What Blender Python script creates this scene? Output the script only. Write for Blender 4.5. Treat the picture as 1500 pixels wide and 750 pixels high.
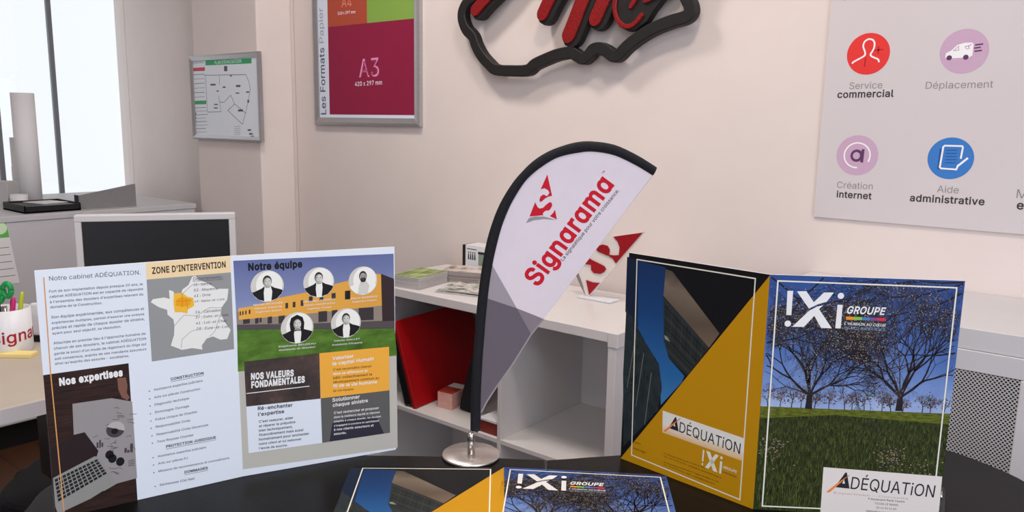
import bpy, bmesh, math, random
from mathutils import Vector, Matrix
C = bpy.context.scene.collection
SC = bpy.context.scene
for o in list(bpy.data.objects): bpy.data.objects.remove(o)

# ------------------------------------------------------------------ camera, light, exposure
F = 1151.2                                   # focal length in pixels of the 1500x750 frame
PITCH, ROLL, YAW = math.radians(9.518), math.radians(.9635), math.radians(38.96)
EYE = Vector((0, 0, 1.2295))
_rz = Matrix.Rotation(YAW, 3, 'Z')
_f = Vector((0, math.cos(PITCH), -math.sin(PITCH))); _u = Vector((0, math.sin(PITCH), math.cos(PITCH))); _r = Vector((1, 0, 0))
FW = _rz @ _f
RT = _rz @ (math.cos(ROLL) * _r + math.sin(ROLL) * _u)
UP = _rz @ (-math.sin(ROLL) * _r + math.cos(ROLL) * _u)
cd = bpy.data.cameras.new('camera'); cam = bpy.data.objects.new('camera', cd); C.objects.link(cam)
cd.sensor_width = 36; cd.lens = F / 1500 * 36; cd.clip_start = .02; cd.clip_end = 60
cam.matrix_world = Matrix(((RT.x, UP.x, -FW.x, EYE.x), (RT.y, UP.y, -FW.y, EYE.y), (RT.z, UP.z, -FW.z, EYE.z), (0, 0, 0, 1)))
SC.camera = cam
SC.view_settings.view_transform = 'Standard'; SC.view_settings.look = 'None'
SC.view_settings.gamma = 1; SC.view_settings.exposure = 0; SC.view_settings.use_curve_mapping = False

w = bpy.data.worlds.new('sky'); SC.world = w; w.use_nodes = True
bg = w.node_tree.nodes['Background']; bg.inputs[0].default_value = (.97, .985, 1, 1); bg.inputs[1].default_value = 1.12

def area(name, loc, target, sx, sy, power, col):
    l = bpy.data.lights.new(name, 'AREA'); l.shape = 'RECTANGLE'; l.size = sx; l.size_y = sy; l.energy = power; l.color = col
    o = bpy.data.objects.new(name, l); C.objects.link(o); o.location = loc
    o.rotation_euler = (Vector(target) - Vector(loc)).to_track_quat('-Z', 'Y').to_euler()
    return o
WARM, NEUT, DAY = (1, .86, .74), (1, .94, .88), (.74, .82, 1)
area('ceiling_lamp_near_wall', (-.55, .95, 2.57), (-.55, .95, 0), .25, .25, 14, WARM)
area('fill_lamp_by_poster', (-1.75, 1.15, 2.57), (-1.75, 1.15, 0), .25, .25, 14, (1, .92, .87))  # added fill lamp, lifts the left part of the back wall
area('ceiling_lamp_middle', (-.3, -.7, 2.57), (-.3, -.7, 0), .6, .6, 14, NEUT)
area('daylight_shop_window', (2.36, .1, 1.5), (-1, .6, 1.0), 2.2, 1.8, 78, DAY)
area('daylight_front_window', (.3, -2.36, 1.6), (-1, 1.5, .8), 2.6, 1.7, 46, DAY)

# ------------------------------------------------------------------ helpers
def ray(x, y): return FW + (x - 750) / F * RT - (y - 375) / F * UP
def onz(x, y, z): d = ray(x, y); return EYE + d * ((z - EYE.z) / d.z)
def ony(x, y, Y): d = ray(x, y); return EYE + d * ((Y - EYE.y) / d.y)
def onx(x, y, X): d = ray(x, y); return EYE + d * ((X - EYE.x) / d.x)
def onp(x, y, P, n): d = ray(x, y); return EYE + d * ((P - EYE).dot(n) / d.dot(n))

def s2l(c): c /= 255.; return c / 12.92 if c <= .04045 else ((c + .055) / 1.055) ** 2.4
def lin(rgb): return tuple(s2l(v) for v in rgb)
MATS = {}
def mat(name, rgb, rough=.5, metal=0., spec=.4, coat=0.):
    if name in MATS: return MATS[name]
    m = bpy.data.materials.new(name); m.use_nodes = True
    b = m.node_tree.nodes['Principled BSDF']
    b.inputs['Base Color'].default_value = (*lin(rgb), 1); b.inputs['Roughness'].default_value = rough
    b.inputs['Metallic'].default_value = metal; b.inputs['Specular IOR Level'].default_value = spec
    b.inputs['Coat Weight'].default_value = coat
    MATS[name] = m; return m
def nodes(m): return m.node_tree.nodes, m.node_tree.links, m.node_tree.nodes['Principled BSDF']
def coords(m, sc=(1, 1, 1), rot=(0, 0, 0)):
    N, L, b = nodes(m); t = N.new('ShaderNodeTexCoord'); mp = N.new('ShaderNodeMapping')
    mp.inputs['Scale'].default_value = sc; mp.inputs['Rotation'].default_value = rot
    L.new(t.outputs['Object'], mp.inputs[0]); return mp.outputs[0]
def ramp(m, fac, stops, to=None):
    N, L, b = nodes(m); r = N.new('ShaderNodeValToRGB'); e = r.color_ramp.elements
    while len(e) < len(stops): e.new(.5)
    for k, (p, c) in enumerate(stops): e[k].position = p; e[k].color = (*lin(c), 1)
    L.new(fac, r.inputs[0])
    L.new(r.outputs[0], to or b.inputs['Base Color']); return r.outputs[0]
def noise(m, vec, scale, detail=3, rough=.5):
    N, L, b = nodes(m); n = N.new('ShaderNodeTexNoise'); n.inputs['Scale'].default_value = scale
    n.inputs['Detail'].default_value = detail; n.inputs['Roughness'].default_value = rough
    L.new(vec, n.inputs['Vector']); return n.outputs['Fac']
def bump(m, fac, strength, dist=.002):
    N, L, b = nodes(m); n = N.new('ShaderNodeBump'); n.inputs['Strength'].default_value = strength; n.inputs['Distance'].default_value = dist
    L.new(fac, n.inputs['Height']); L.new(n.outputs[0], b.inputs['Normal'])
def nmat(name, stops, sc, scale, rough=.5, detail=4, spec=.4, bmp=0):
    if name in MATS: return MATS[name]
    m = mat(name, stops[0][1], rough, spec=spec); v = coords(m, sc); f = noise(m, v, scale, detail, .6)
    ramp(m, f, stops)
    if bmp: bump(m, f, bmp)
    return m
PW = (206, 204, 220)                            # what white paper reads in the photo
def ink(name, rgb, rough=.5, white=PW):
    if name in MATS: return MATS[name]
    m = mat(name, rgb, rough, spec=.13)
    c = [min(.9, s2l(v) / s2l(q) * .84) for v, q in zip(rgb, white)]
    m.node_tree.nodes['Principled BSDF'].inputs['Base Color'].default_value = (*c, 1); return m
def inkc(rgb, white=PW): return tuple(255 * (l * 12.92 if l <= .0031308 else 1.055 * l ** (1 / 2.4) - .055) for l in [min(.9, s2l(v) / s2l(q) * .84) for v, q in zip(rgb, white)])
def ngrad(name, stops, axis, lo, hi, rough=.5, nz=0, nscale=40):
    """printed picture whose colour runs along one axis of the sheet"""
    if name in MATS: return MATS[name]
    m = mat(name, stops[0][1], rough, spec=.13); N, L, b = nodes(m)
    v = coords(m); sp = N.new('ShaderNodeSeparateXYZ'); L.new(v, sp.inputs[0])
    mr = N.new('ShaderNodeMapRange'); mr.inputs[1].default_value = lo; mr.inputs[2].default_value = hi; L.new(sp.outputs[axis], mr.inputs[0])
    f = mr.outputs[0]
    if nz:
        n = noise(m, v, nscale, 4, .6); a = N.new('ShaderNodeMath'); a.operation = 'MULTIPLY_ADD'; a.inputs[1].default_value = nz
        L.new(n, a.inputs[0]); L.new(f, a.inputs[2]); a2 = N.new('ShaderNodeMath'); a2.operation = 'SUBTRACT'; a2.inputs[1].default_value = nz / 2
        L.new(a.outputs[0], a2.inputs[0]); f = a2.outputs[0]
    ramp(m, f, [(p, inkc(c)) for p, c in stops]); return m

WM = {}                                           # world matrices of the empties
def tagset(o, label=None, cat=None, group=None, kind=None):
    if label: o['label'] = label
    if cat: o['category'] = cat
    if group: o['group'] = group
    if kind: o['kind'] = kind
    return o
def thing(name, label, cat, loc, rz=0, group=None):
    o = bpy.data.objects.new(name, None); C.objects.link(o); o.empty_display_size = .05
    o.location = loc; o.rotation_euler = (0, 0, rz)
    WM[o] = Matrix.Translation(Vector(loc)) @ Matrix.Rotation(rz, 4, 'Z')
    return tagset(o, label, cat, group)

class MB:
    """mesh builder; geometry is given in the frame M (world unless set)"""
    def __init__(s, M=None): s.v = []; s.f = []; s.m = []; s.sm = []; s.M = M or Matrix(); s.mats = []
    def mi(s, m):
        if m not in s.mats: s.mats.append(m)
        return s.mats.index(m)
    def add(s, vs, fs, m, smooth=False, X=None):
        k = len(s.v); i = s.mi(m)
        s.v += [(X @ Vector(p)) if X else Vector(p) for p in vs]
        for f in fs: s.f.append([q + k for q in f]); s.m.append(i); s.sm.append(smooth)
        return s
    def box(s, lo, hi, m, bev=0, X=None, seg=2):
        bm = bmesh.new(); bmesh.ops.create_cube(bm, size=1)
        for v in bm.verts: v.co = Vector(((lo[a] + hi[a]) / 2 + v.co[a] * (hi[a] - lo[a]) for a in range(3)))
        if bev: bmesh.ops.bevel(bm, geom=bm.edges[:], offset=bev, segments=seg, profile=.5, affect='EDGES')
        return s.bm(bm, m, X)
    def bm(s, bm, m, X=None, smooth=False):
        bm.verts.index_update(); s.add([v.co.copy() for v in bm.verts], [[v.index for v in f.verts] for f in bm.faces], m, smooth, X); bm.free(); return s
    def prism(s, poly, z0, z1, m, X=None, side=None, bev=0):
        """2D outline extruded from z0 to z1 (outline may be concave)"""
        bm = bmesh.new(); vs = [bm.verts.new((p[0], p[1], z0)) for p in poly]; f = bm.faces.new(vs); f.normal_update()
        if f.normal.z > 0: bmesh.ops.reverse_faces(bm, faces=[f])
        r = bmesh.ops.extrude_face_region(bm, geom=[f]); top = [e for e in r['geom'] if isinstance(e, bmesh.types.BMVert)]
        for v in top: v.co.z = z1
        if bev: bmesh.ops.bevel(bm, geom=[e for e in bm.edges if all(abs(v.co.z - z1) < 1e-7 for v in e.verts)], offset=bev, segments=2, profile=.5, affect='EDGES')
        bmesh.ops.recalc_face_normals(bm, faces=bm.faces[:])
        bmesh.ops.triangulate(bm, faces=[f for f in bm.faces if len(f.verts) > 4])
        return s.bm(bm, m, X)
    def lathe(s, prof, m, loc=(0, 0, 0), n=28, X=None, smooth=True):
        vs = []; fs = []
        for (r, z) in prof:
            for k in range(n): a = 2 * math.pi * k / n; vs.append((loc[0] + r * math.cos(a), loc[1] + r * math.sin(a), loc[2] + z))
        for i in range(len(prof) - 1):
            for k in range(n): k2 = (k + 1) % n; fs.append((i * n + k, i * n + k2, (i + 1) * n + k2, (i + 1) * n + k))
        if prof[0][0] > 1e-6: fs.append(list(range(n))[::-1])
        if prof[-1][0] > 1e-6: fs.append([(len(prof) - 1) * n + k for k in range(n)])
        return s.add(vs, fs, m, smooth, X)
    def tube(s, pts, r, m, n=10, X=None):
        pts = [Vector(p) for p in pts]; vs = []; fs = []
        for i, p in enumerate(pts):
            t = (pts[min(i + 1, len(pts) - 1)] - pts[max(i - 1, 0)]).normalized(); q = t.to_track_quat('Z', 'Y')
            rr = r[i] if isinstance(r, (list, tuple)) else r
            for k in range(n): a = 2 * math.pi * k / n; vs.append(p + q @ Vector((rr * math.cos(a), rr * math.sin(a), 0)))
        for i in range(len(pts) - 1):
            for k in range(n): k2 = (k + 1) % n; fs.append((i * n + k, i * n + k2, (i + 1) * n + k2, (i + 1) * n + k))
        fs.append(list(range(n))[::-1]); fs.append([(len(pts) - 1) * n + k for k in range(n)])
        return s.add(vs, fs, m, True, X)
    def mesh(s, name, T):
        me = bpy.data.meshes.new(name); me.from_pydata([T @ v for v in s.v], [], s.f)
        for m in s.mats: me.materials.append(m)
        me.polygons.foreach_set('material_index', s.m); me.polygons.foreach_set('use_smooth', s.sm); me.update()
        return me
    def build(s, name, parent=None, label=None, cat=None, group=None, kind=None):
        W = s.M
        if parent is None:
            P = [W @ v for v in s.v]; a = [min(p[k] for p in P) for k in range(3)]; b = [max(p[k] for p in P) for k in range(3)]
            base = Matrix.Translation(((a[0] + b[0]) / 2, (a[1] + b[1]) / 2, a[2])); WM_o = base
        else: base = WM[parent]
        o = bpy.data.objects.new(name, s.mesh(name, base.inverted() @ W)); C.objects.link(o)
        if parent is None: o.location = base.translation; WM[o] = base
        else: o.parent = parent; WM[o] = base
        return tagset(o, label, cat, group, kind)
    def build_local(s, name, parent):
        """keeps the mesh in its own sheet frame so that another sheet can share it"""
        o = bpy.data.objects.new(name, s.mesh(name, Matrix())); C.objects.link(o); o.parent = parent
        o.matrix_basis = WM[parent].inverted() @ s.M; WM[o] = s.M; return o

def frame(P, U, V):
    """matrix with x = U, y = V, z = U x V at point P"""
    U = Vector(U).normalized(); V = Vector(V); N = U.cross(V).normalized(); V = N.cross(U)
    return Matrix(((U.x, V.x, N.x, P[0]), (U.y, V.y, N.y, P[1]), (U.z, V.z, N.z, P[2]), (0, 0, 0, 1)))

# ------------------------------------------------------------------ printed sheets
FONT = None                                       # the sans face that ships inside Blender; the built-in face if it is missing
try:
    import os
    FONT = bpy.data.fonts.load(os.path.join(bpy.utils.system_resource('DATAFILES', path='fonts'), 'Inter.woff2'))
except Exception:
    FONT = None
from mathutils.geometry import delaunay_2d_cdt
LOOPS, GLYPH, TXT = {}, {}, {}
def letter_outline(t, res=3):
    cu = bpy.data.curves.new('t', 'FONT'); cu.body = t; cu.size = 1; cu.resolution_u = res; cu.fill_mode = 'NONE'
    if FONT: cu.font = FONT
    o = bpy.data.objects.new('t', cu); me = bpy.data.meshes.new_from_object(o)
    v = [Vector(p.co[:2]) for p in me.vertices]; nx = {e.vertices[0]: e.vertices[1] for e in me.edges}
    bpy.data.objects.remove(o); bpy.data.curves.remove(cu); bpy.data.meshes.remove(me)
    L = []; seen = set()
    for i in list(nx):
        if i in seen: continue
        lp = []; k = i
        while k not in seen and k in nx: seen.add(k); lp.append(v[k]); k = nx[k]
        lp = [p for j, p in enumerate(lp) if (p - lp[j - 1]).length > 1e-5]
        if len(lp) > 2: L.append(lp)
    return L
def glyph(ch, bold):
    """triangles of one letter, its outline pushed outwards by bold"""
    if (ch, bold) in GLYPH: return GLYPH[ch, bold]
    if ch not in LOOPS:
        mx = lambda t: max(p.x for l in letter_outline(t) for p in l)
        LOOPS[ch] = (letter_outline(ch) if ch != ' ' else [], mx('H' + ch + 'H') - mx('HH'))
    L, adv = LOOPS[ch]; sa = lambda l: sum(l[i - 1].x * l[i].y - l[i].x * l[i - 1].y for i in range(len(l)))
    if not L: GLYPH[ch, bold] = ([], [], adv); return GLYPH[ch, bold]
    sg = 1 if sa(max(L, key=lambda l: abs(sa(l)))) > 0 else -1; M = []
    for l in L:
        q = []
        for i, p in enumerate(l):
            d1 = (p - l[i - 1]).normalized(); d2 = (l[(i + 1) % len(l)] - p).normalized(); t = d1 + d2
            t = t.normalized() if t.length > 1e-6 else d1; n = Vector((t.y, -t.x)) * sg; k = min(1.4, 1 / max(.3, n.dot(Vector((d1.y, -d1.x)) * sg)))
            q.append(p + n * bold * k)
        M.append(q)
    vs = [p for l in M for p in l]; es = []; o = 0
    for l in M: es += [(o + i, o + (i + 1) % len(l)) for i in range(len(l))]; o += len(l)
    r = delaunay_2d_cdt(vs, es, [], 1, 1e-7); V, T = r[0], []
    for t in r[2]:
        c = (V[t[0]] + V[t[1]] + V[t[2]]) / 3; w_ = 0
        for l in M:
            for i in range(len(l)):
                a, b = l[i - 1], l[i]
                if (a.y <= c.y) != (b.y <= c.y):
                    x = a.x + (c.y - a.y) / (b.y - a.y) * (b.x - a.x)
                    if x > c.x: w_ += 1 if b.y > a.y else -1
        if w_: T.append(list(t))
    GLYPH[ch, bold] = ([tuple(p) for p in V], T, adv); return GLYPH[ch, bold]
def text_mesh(s, bold, shear):
    k = (s, bold, shear)
    if k not in TXT:
        vs, fs, x = [], [], 0; bo = bold * (.6 if FONT else 1); sp = max(0, bo) * 1.3
        for ch in s:
            V, T, adv = glyph(ch, bo); o = len(vs); vs += [(p[0] + x + shear * p[1], p[1]) for p in V]; fs += [[q + o for q in t] for t in T]; x += adv + sp
        TXT[k] = (vs, fs)
    return TXT[k]
CAP = .5087 if FONT else .727                                        # cap height of the built-in face
STEP = 5e-5
class Sheet(MB):
    """a flat printed sheet: frame M (x right, y up, z towards the reader); px() reads a photo point on it"""
    def __init__(s, M): super().__init__(M); s.Mi = M.inverted(); s.P = M.translation.copy(); s.n = M.to_3x3() @ Vector((0, 0, 1)); s.k = 1
    def px(s, x, y): p = s.Mi @ onp(x, y, s.P, s.n); return (p.x, p.y)
    def crop(s, ox, oy, z): return lambda x, y: s.px(ox + x / z, oy + y / z)
    def uv(s, pts, c=None): f = c or s.px; return [f(*p) for p in pts]
    def flat(s, pts, m, lay=None):
        z = (lay if lay is not None else s.k) * STEP
        if len(pts) > 4:
            from mathutils.geometry import tessellate_polygon
            tr = tessellate_polygon([[Vector((p[0], p[1], 0)) for p in pts]]); fs = []
            for t in tr:
                a, b, c = (Vector(pts[q]) for q in t); fs.append(tuple(t) if (b - a).cross(c - a) > 0 else tuple(t)[::-1])
        else:
            ar = sum(pts[i][0] * pts[(i + 1) % len(pts)][1] - pts[(i + 1) % len(pts)][0] * pts[i][1] for i in range(len(pts)))
            fs = [tuple(range(len(pts))) if ar > 0 else tuple(range(len(pts)))[::-1]]
        s.add([(p[0], p[1], z) for p in pts], fs, m)
    def poly(s, pts, m, c=None, lay=None): s.flat(s.uv(pts, c), m, lay)
    def oval(s, cu, cv, ru, rv, m, lay=None, n=36, a0=0, a1=360):
        p = [(cu + ru * math.cos(math.radians(a0 + (a1 - a0) * k / n)), cv + rv * math.sin(math.radians(a0 + (a1 - a0) * k / n))) for k in range(n + (a1 - a0 != 360))]
        if a1 - a0 == 360: p = p[:n]
        s.flat(p, m, lay)
    def line(s, pts, wd, m, c=None, lay=None, raw=False, closed=False):
        P = [Vector(p) for p in (pts if raw else s.uv(pts, c))]; z = (lay if lay is not None else s.k) * STEP
        n = len(P); L = []; R = []
        for i in range(n):
            a = P[(i - 1) % n] if (closed or i) else None; b = P[(i + 1) % n] if (closed or i < n - 1) else None
            d1 = (P[i] - a).normalized() if a is not None else None; d2 = (b - P[i]).normalized() if b is not None else None
            t = ((d1 or d2) + (d2 or d1)).normalized(); nn = Vector((-t.y, t.x)); k = 1 / max(.5, nn.dot(Vector((-(d2 or d1).y, (d2 or d1).x))))
            L.append(P[i] + nn * wd / 2 * k); R.append(P[i] - nn * wd / 2 * k)
        vs = [(p.x, p.y, z) for p in L + R]; fs = []
        for i in range(n if closed else n - 1): j = (i + 1) % n; fs.append((n + i, n + j, j, i))
        s.add(vs, fs, m)
    def text(s, t, a, b, m, c=None, bold=0, shear=0, cap=None, lay=None):
        """t runs from photo point a to b on its baseline; cap = cap height in metres (None keeps the face's proportion)"""
        A, B = (Vector(p) for p in s.uv((a, b), c)); s.textuv(t, A, B, m, bold, shear, cap, lay)
    def textuv(s, t, A, B, m, bold=0, shear=0, cap=None, lay=None):
        vs, fs = text_mesh(t, bold, shear); A = Vector(A); B = Vector(B)
        if not vs: return
        x0 = min(v[0] for v in vs); x1 = max(v[0] for v in vs); d = B - A; sx = d.length / (x1 - x0); sy = cap / CAP if cap else sx
        d.normalize(); n = Vector((-d.y, d.x)); z = (lay if lay is not None else s.k) * STEP
        s.add([(*(A + d * (v[0] - x0) * sx + n * v[1] * sy), z) for v in vs], fs, m)

# ------------------------------------------------------------------ materials
TZ, WY, CY, XL = .74, 1.94, 1.785, -4.10          # table height, back wall, pillar face, window wall
WALL = nmat('wall_paint', [(.3, (226, 214, 207)), (.7, (230, 218, 211))], (1, 1, 1), 6, .75, 3, .25, .02)
PLAIN = mat('ceiling_paint', (232, 230, 226), .8)
WHITE = nmat('white_board', [(.3, (216, 212, 211)), (.7, (221, 217, 215))], (1, 1, 1), 5, .32, 2)
GREYB = nmat('grey_laminate', [(.3, (196, 194, 196)), (.7, (202, 200, 201))], (1, 1, 1), 4, .5, 2)
CREAM = nmat('cream_laminate', [(.3, (182, 171, 156)), (.7, (188, 177, 162))], (1, 1, 1), 8, .4, 2)
ALU = nmat('brushed_aluminium', [(.3, (176, 176, 176)), (.7, (196, 196, 196))], (1, 1, 30), 40, .34); ALU.node_tree.nodes['Principled BSDF'].inputs['Metallic'].default_value = .75
CHROME = mat('polished_steel', (205, 200, 196), .12, 1)
BLACKP = mat('black_plastic', (17, 17, 19), .45)
BLACKF = nmat('black_cloth', [(.3, (14, 14, 18)), (.7, (24, 24, 30))], (1, 1, 1), 300, .85, 2)
DARK = mat('interior_shade', (20, 20, 22), .8)  # near-black colour standing for the shade inside the counter
WHITEP = mat('white_plastic', (225, 225, 228), .35)
PAPER = mat('paper', (232, 230, 228), .6)
WOOD = mat('table_veneer', (14, 12, 12), .36, spec=.13)
_v = coords(WOOD, (1, 26, 1), (0, 0, math.radians(-42))); _n = noise(WOOD, _v, 14, 5, .65)
ramp(WOOD, _n, [(.3, (9, 8, 9)), (.55, (15, 13, 13)), (.75, (24, 20, 19))]); bump(WOOD, _n, .08, .0006)
FLOOR = mat('oak_floor', (96, 62, 40), .45)
_v = coords(FLOOR, (1, 1, 1)); _N, _L, _b = nodes(FLOOR); _br = _N.new('ShaderNodeTexBrick'); _br.inputs['Scale'].default_value = 1
for k, val in (('Brick Width', 1.2), ('Row Height', .13), ('Mortar Size', .002)): _br.inputs[k].default_value = val
_br.inputs['Color1'].default_value = (*lin((104, 68, 42)), 1); _br.inputs['Color2'].default_value = (*lin((84, 54, 34)), 1); _br.inputs['Mortar'].default_value = (*lin((40, 26, 18)), 1)
_L.new(_v, _br.inputs['Vector']); _mx = _N.new('ShaderNodeMix'); _mx.data_type = 'RGBA'; _mx.blend_type = 'MULTIPLY'; _mx.inputs[0].default_value = .5
_L.new(_br.outputs[0], _mx.inputs[6]); _f2 = noise(FLOOR, coords(FLOOR, (2, 30, 1)), 5, 5); _L.new(_f2, _mx.inputs[7]); _L.new(_mx.outputs[2], _b.inputs['Base Color'])
GLASS = bpy.data.materials.new('window_glass'); GLASS.use_nodes = True
_N, _L = GLASS.node_tree.nodes, GLASS.node_tree.links; _N.clear(); _o = _N.new('ShaderNodeOutputMaterial'); _x = _N.new('ShaderNodeMixShader'); _x.inputs[0].default_value = .06
_t = _N.new('ShaderNodeBsdfTransparent'); _t.inputs[0].default_value = (.97, .985, 1, 1); _g = _N.new('ShaderNodeBsdfGlossy'); _g.inputs['Roughness'].default_value = .03
_L.new(_t.outputs[0], _x.inputs[1]); _L.new(_g.outputs[0], _x.inputs[2]); _L.new(_x.outputs[0], _o.inputs[0])
ACRYL = GLASS.copy(); ACRYL.name = 'clear_acrylic'; ACRYL.node_tree.nodes['Mix Shader'].inputs[0].default_value = .25

# ------------------------------------------------------------------ the room
def struct(name, mb): return mb.build(name, kind='structure')
XR, YF, CEIL = 2.4, -2.4, 2.6
struct('floor', MB().box((XL - .1, YF, -.05), (XR, WY, 0), FLOOR))
struct('ceiling', MB().box((XL - .1, YF, CEIL), (XR, WY, CEIL + .05), PLAIN))
struct('wall_back', MB().box((XL - .1, WY, -.05), (XR, WY + .1, CEIL + .05), WALL))
struct('wall_pillar', MB().box((-3.18, CY, 0), (-2.715, WY, CEIL), WALL, .004))
struct('wall_front', MB().box((XL - .1, YF - .1, -.05), (XR, YF, CEIL + .05), WALL))
struct('wall_right', MB().box((XR, YF - .1, -.05), (XR + .1, WY + .1, CEIL + .05), WALL))
m = MB(); wy0, wy1, wz0, wz1 = .95, 1.938, .80, 2.1
m.box((XL - .1, YF, 0), (XL, WY, wz0), WALL); m.box((XL - .1, YF, wz1), (XL, WY, CEIL), WALL)
m.box((XL - .1, YF, wz0), (XL, wy0, wz1), WALL); m.box((XL - .1, wy1, wz0), (XL, WY, wz1), WALL)
struct('wall_left', m)
GREYF = mat('window_frame_grey', (128, 132, 138), .4, .2)
m = MB()
for y in (wy0 + .02, 1.35, 1.60): m.box((XL - .045, y - .0115, wz0 + .02), (XL - .028, y + .0115, wz1 - .02), GREYF, .003)
for z in (wz0 + .01, wz1 - .02): m.box((XL - .06, wy0, z - .012), (XL - .01, wy1, z + .012), WHITEP, .003)
wf = struct('window_1', m)
MB().box((XL - .04, wy0, wz0), (XL - .034, wy1, wz1), GLASS).build('pane', wf)
for nm, lo, hi in (('added_window_2', (XR - .03, -1.05, .55), (XR - .012, 1.25, 2.45)), ('added_window_3', (-1.05, YF + .012, .7), (1.65, YF + .03, 2.5))):
    m = MB(); ax = 1 if nm == 'added_window_2' else 0
    for k in (0, .5, 1):                                  # unseen frames added behind the daylight area lamps; these walls have no openings
        a_, b_ = list(lo), list(hi); p_ = lo[ax] + (hi[ax] - lo[ax]) * k; a_[ax] = p_ - .02; b_[ax] = p_ + .02; m.box(a_, b_, GREYF, .004)
    for z in (lo[2], hi[2]): a_, b_ = list(lo), list(hi); a_[2] = z - .02; b_[2] = z + .02; m.box(a_, b_, GREYF, .004)
    struct(nm, m)
struct('baseboard_back', MB().box((-2.7, WY - .012, 0), (XR, WY, .07), WHITE, .003))
struct('trim_1', MB().box((-2.6935, WY - .0015, .1), (-2.692, WY, CEIL), mat('joint_grey', (176, 168, 164), .8)))

# ------------------------------------------------------------------ meeting table
def smooth(P, n=2):
    for _ in range(n): P = [q for i in range(len(P)) for q in ((.75 * P[i][0] + .25 * P[(i + 1) % len(P)][0], .75 * P[i][1] + .25 * P[(i + 1) % len(P)][1]), (.25 * P[i][0] + .75 * P[(i + 1) % len(P)][0], .25 * P[i][1] + .75 * P[(i + 1) % len(P)][1]))]
    return P
def round_poly(P, hard):
    """Chaikin rounding of an outline; vertices listed in hard stay sharp"""
    for _ in range(2):
        Q = []; H = set()
        for i in range(len(P)):
            a, b, c = P[i - 1], P[i], P[(i + 1) % len(P)]
            if i in hard: H.add(len(Q)); Q.append(b)
            else: Q.append((.25 * a[0] + .75 * b[0], .25 * a[1] + .75 * b[1])); Q.append((.25 * c[0] + .75 * b[0], .25 * c[1] + .75 * b[1]))
        P, hard = Q, H
    return P
left = [(-.649, .888), (-.771, .798), (-.95, .648), (-1.065, .525), (-1.118, .42), (-1.098, .368), (-1.047, .333), (-.90, .20), (-.68, -.10), (-.58, -.17), (-.48, -.06), (-.207, .283)]
right = [(-.646, .89), (-.205, .284), (.10, .62), (.28, .78), (.30, .84), (.12, 1.04), (-.03, 1.20), (-.082, 1.278), (-.13, 1.31), (-.20, 1.337), (-.29, 1.32), (-.44, 1.14), (-.58, .967)]
t = thing('meeting_table', 'dark wood veneer meeting table with rounded ends and a centre joint', 'table', (-.43, .59, 0))
for P, hard in ((left, {0, 11}), (right, {0, 1})):
    MB().prism(round_poly(P, hard), TZ - .028, TZ, WOOD, bev=.0015).build('tabletop', t)
STEELD = mat('dark_steel', (40, 40, 42), .4, .6)
for x, y in ((-.92, .42), (-.60, .06), (-.2, 1.16), (.12, .82)):
    MB().lathe([(.03, 0), (.028, .01), (.022, .02), (.022, TZ - .04), (.05, TZ - .034), (.05, TZ - .028)], STEELD, (x, y, 0)).build('leg', t)

# ------------------------------------------------------------------ white shelving unit
SY0, SY1, TOP = 1.526, 1.916, .755
su = thing('shelving_unit', 'white open shelving unit against the wall with square compartments', 'shelf', (-1.37, 1.72, 0))
MB().box((-.941, SY0, 0), (-.919, SY1, TOP - .0365), WHITE, .0015).build('side_panel', su)
MB().box((-.9415, SY0 - .002, TOP - .036), (-.914, SY1, TOP), WHITE, .002).build('end_cap', su)
MB().box((-1.835, SY0, 0), (-1.80, SY1, TOP), WHITE, .0015).build('side_panel', su)
MB().box((-1.80, SY0 + .0, TOP - .025), (-.942, SY1, TOP - .0005), WHITE, .0015).build('top_board', su)
BZ = .400
for x0, x1, z0, z1 in ((-1.80, -1.277, BZ - .013, BZ), (-1.265, -.941, BZ - .013, BZ), (-1.80, -.941, .04, .075)):
    MB().box((x0, SY0 + .002, z0), (x1, SY1, z1), WHITE, .001).build('shelf_board', su)
MB().box((-1.277, SY0 + .002, .075), (-1.265, SY1, TOP - .0255), WHITE, .001).build('divider', su)
MB().box((-1.80, SY1 - .006, .075), (-.941, SY1, TOP - .0255), WHITE).build('back_panel', su)

# ------------------------------------------------------------------ reception counter at the right
KY, KZ = 1.571, .885
GREYW = nmat('counter_pale_grey', [(.3, (203, 201, 201)), (.7, (208, 206, 206))], (1, 1, 1), 5, .4, 2)
rc = thing('reception_counter', 'pale grey counter with stepped front and perforated metal panel at right', 'counter', (-.1, 1.75, 0))
KX0, KX1, PX = -.622, .42, -.135
MB().box((KX0, KY, KZ - .0385), (KX1, WY - .002, KZ), GREYW, .0015).build('counter_top', rc)
MB().box((KX0, KY - .003, KZ - .077), (KX1, WY - .002, KZ - .039), GREYW, .0015).build('fascia', rc)
ZP = KZ - .0775
MB().box((PX, KY - .004, 0), (KX1, KY + .02, ZP), GREYW, .002).build('front_post', rc)
MB().box((KX0, KY, 0), (KX0 + .03, WY - .002, ZP), GREYW, .002).build('side_panel', rc)
PERF = mat('perforated_metal', (205, 203, 202), .4, .3)
_N, _L, _b = nodes(PERF); _tc = _N.new('ShaderNodeTexCoord'); _sp = _N.new('ShaderNodeSeparateXYZ'); _L.new(_tc.outputs['Object'], _sp.inputs[0])
def _math(op, a, b=None, c=None):
    n = _N.new('ShaderNodeMath'); n.operation = op
    for i, q in enumerate((a, b, c)):
        if q is None: continue
        if isinstance(q, (int, float)): n.inputs[i].default_value = q
        else: _L.new(q, n.inputs[i])
    return n.outputs[0]
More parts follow.
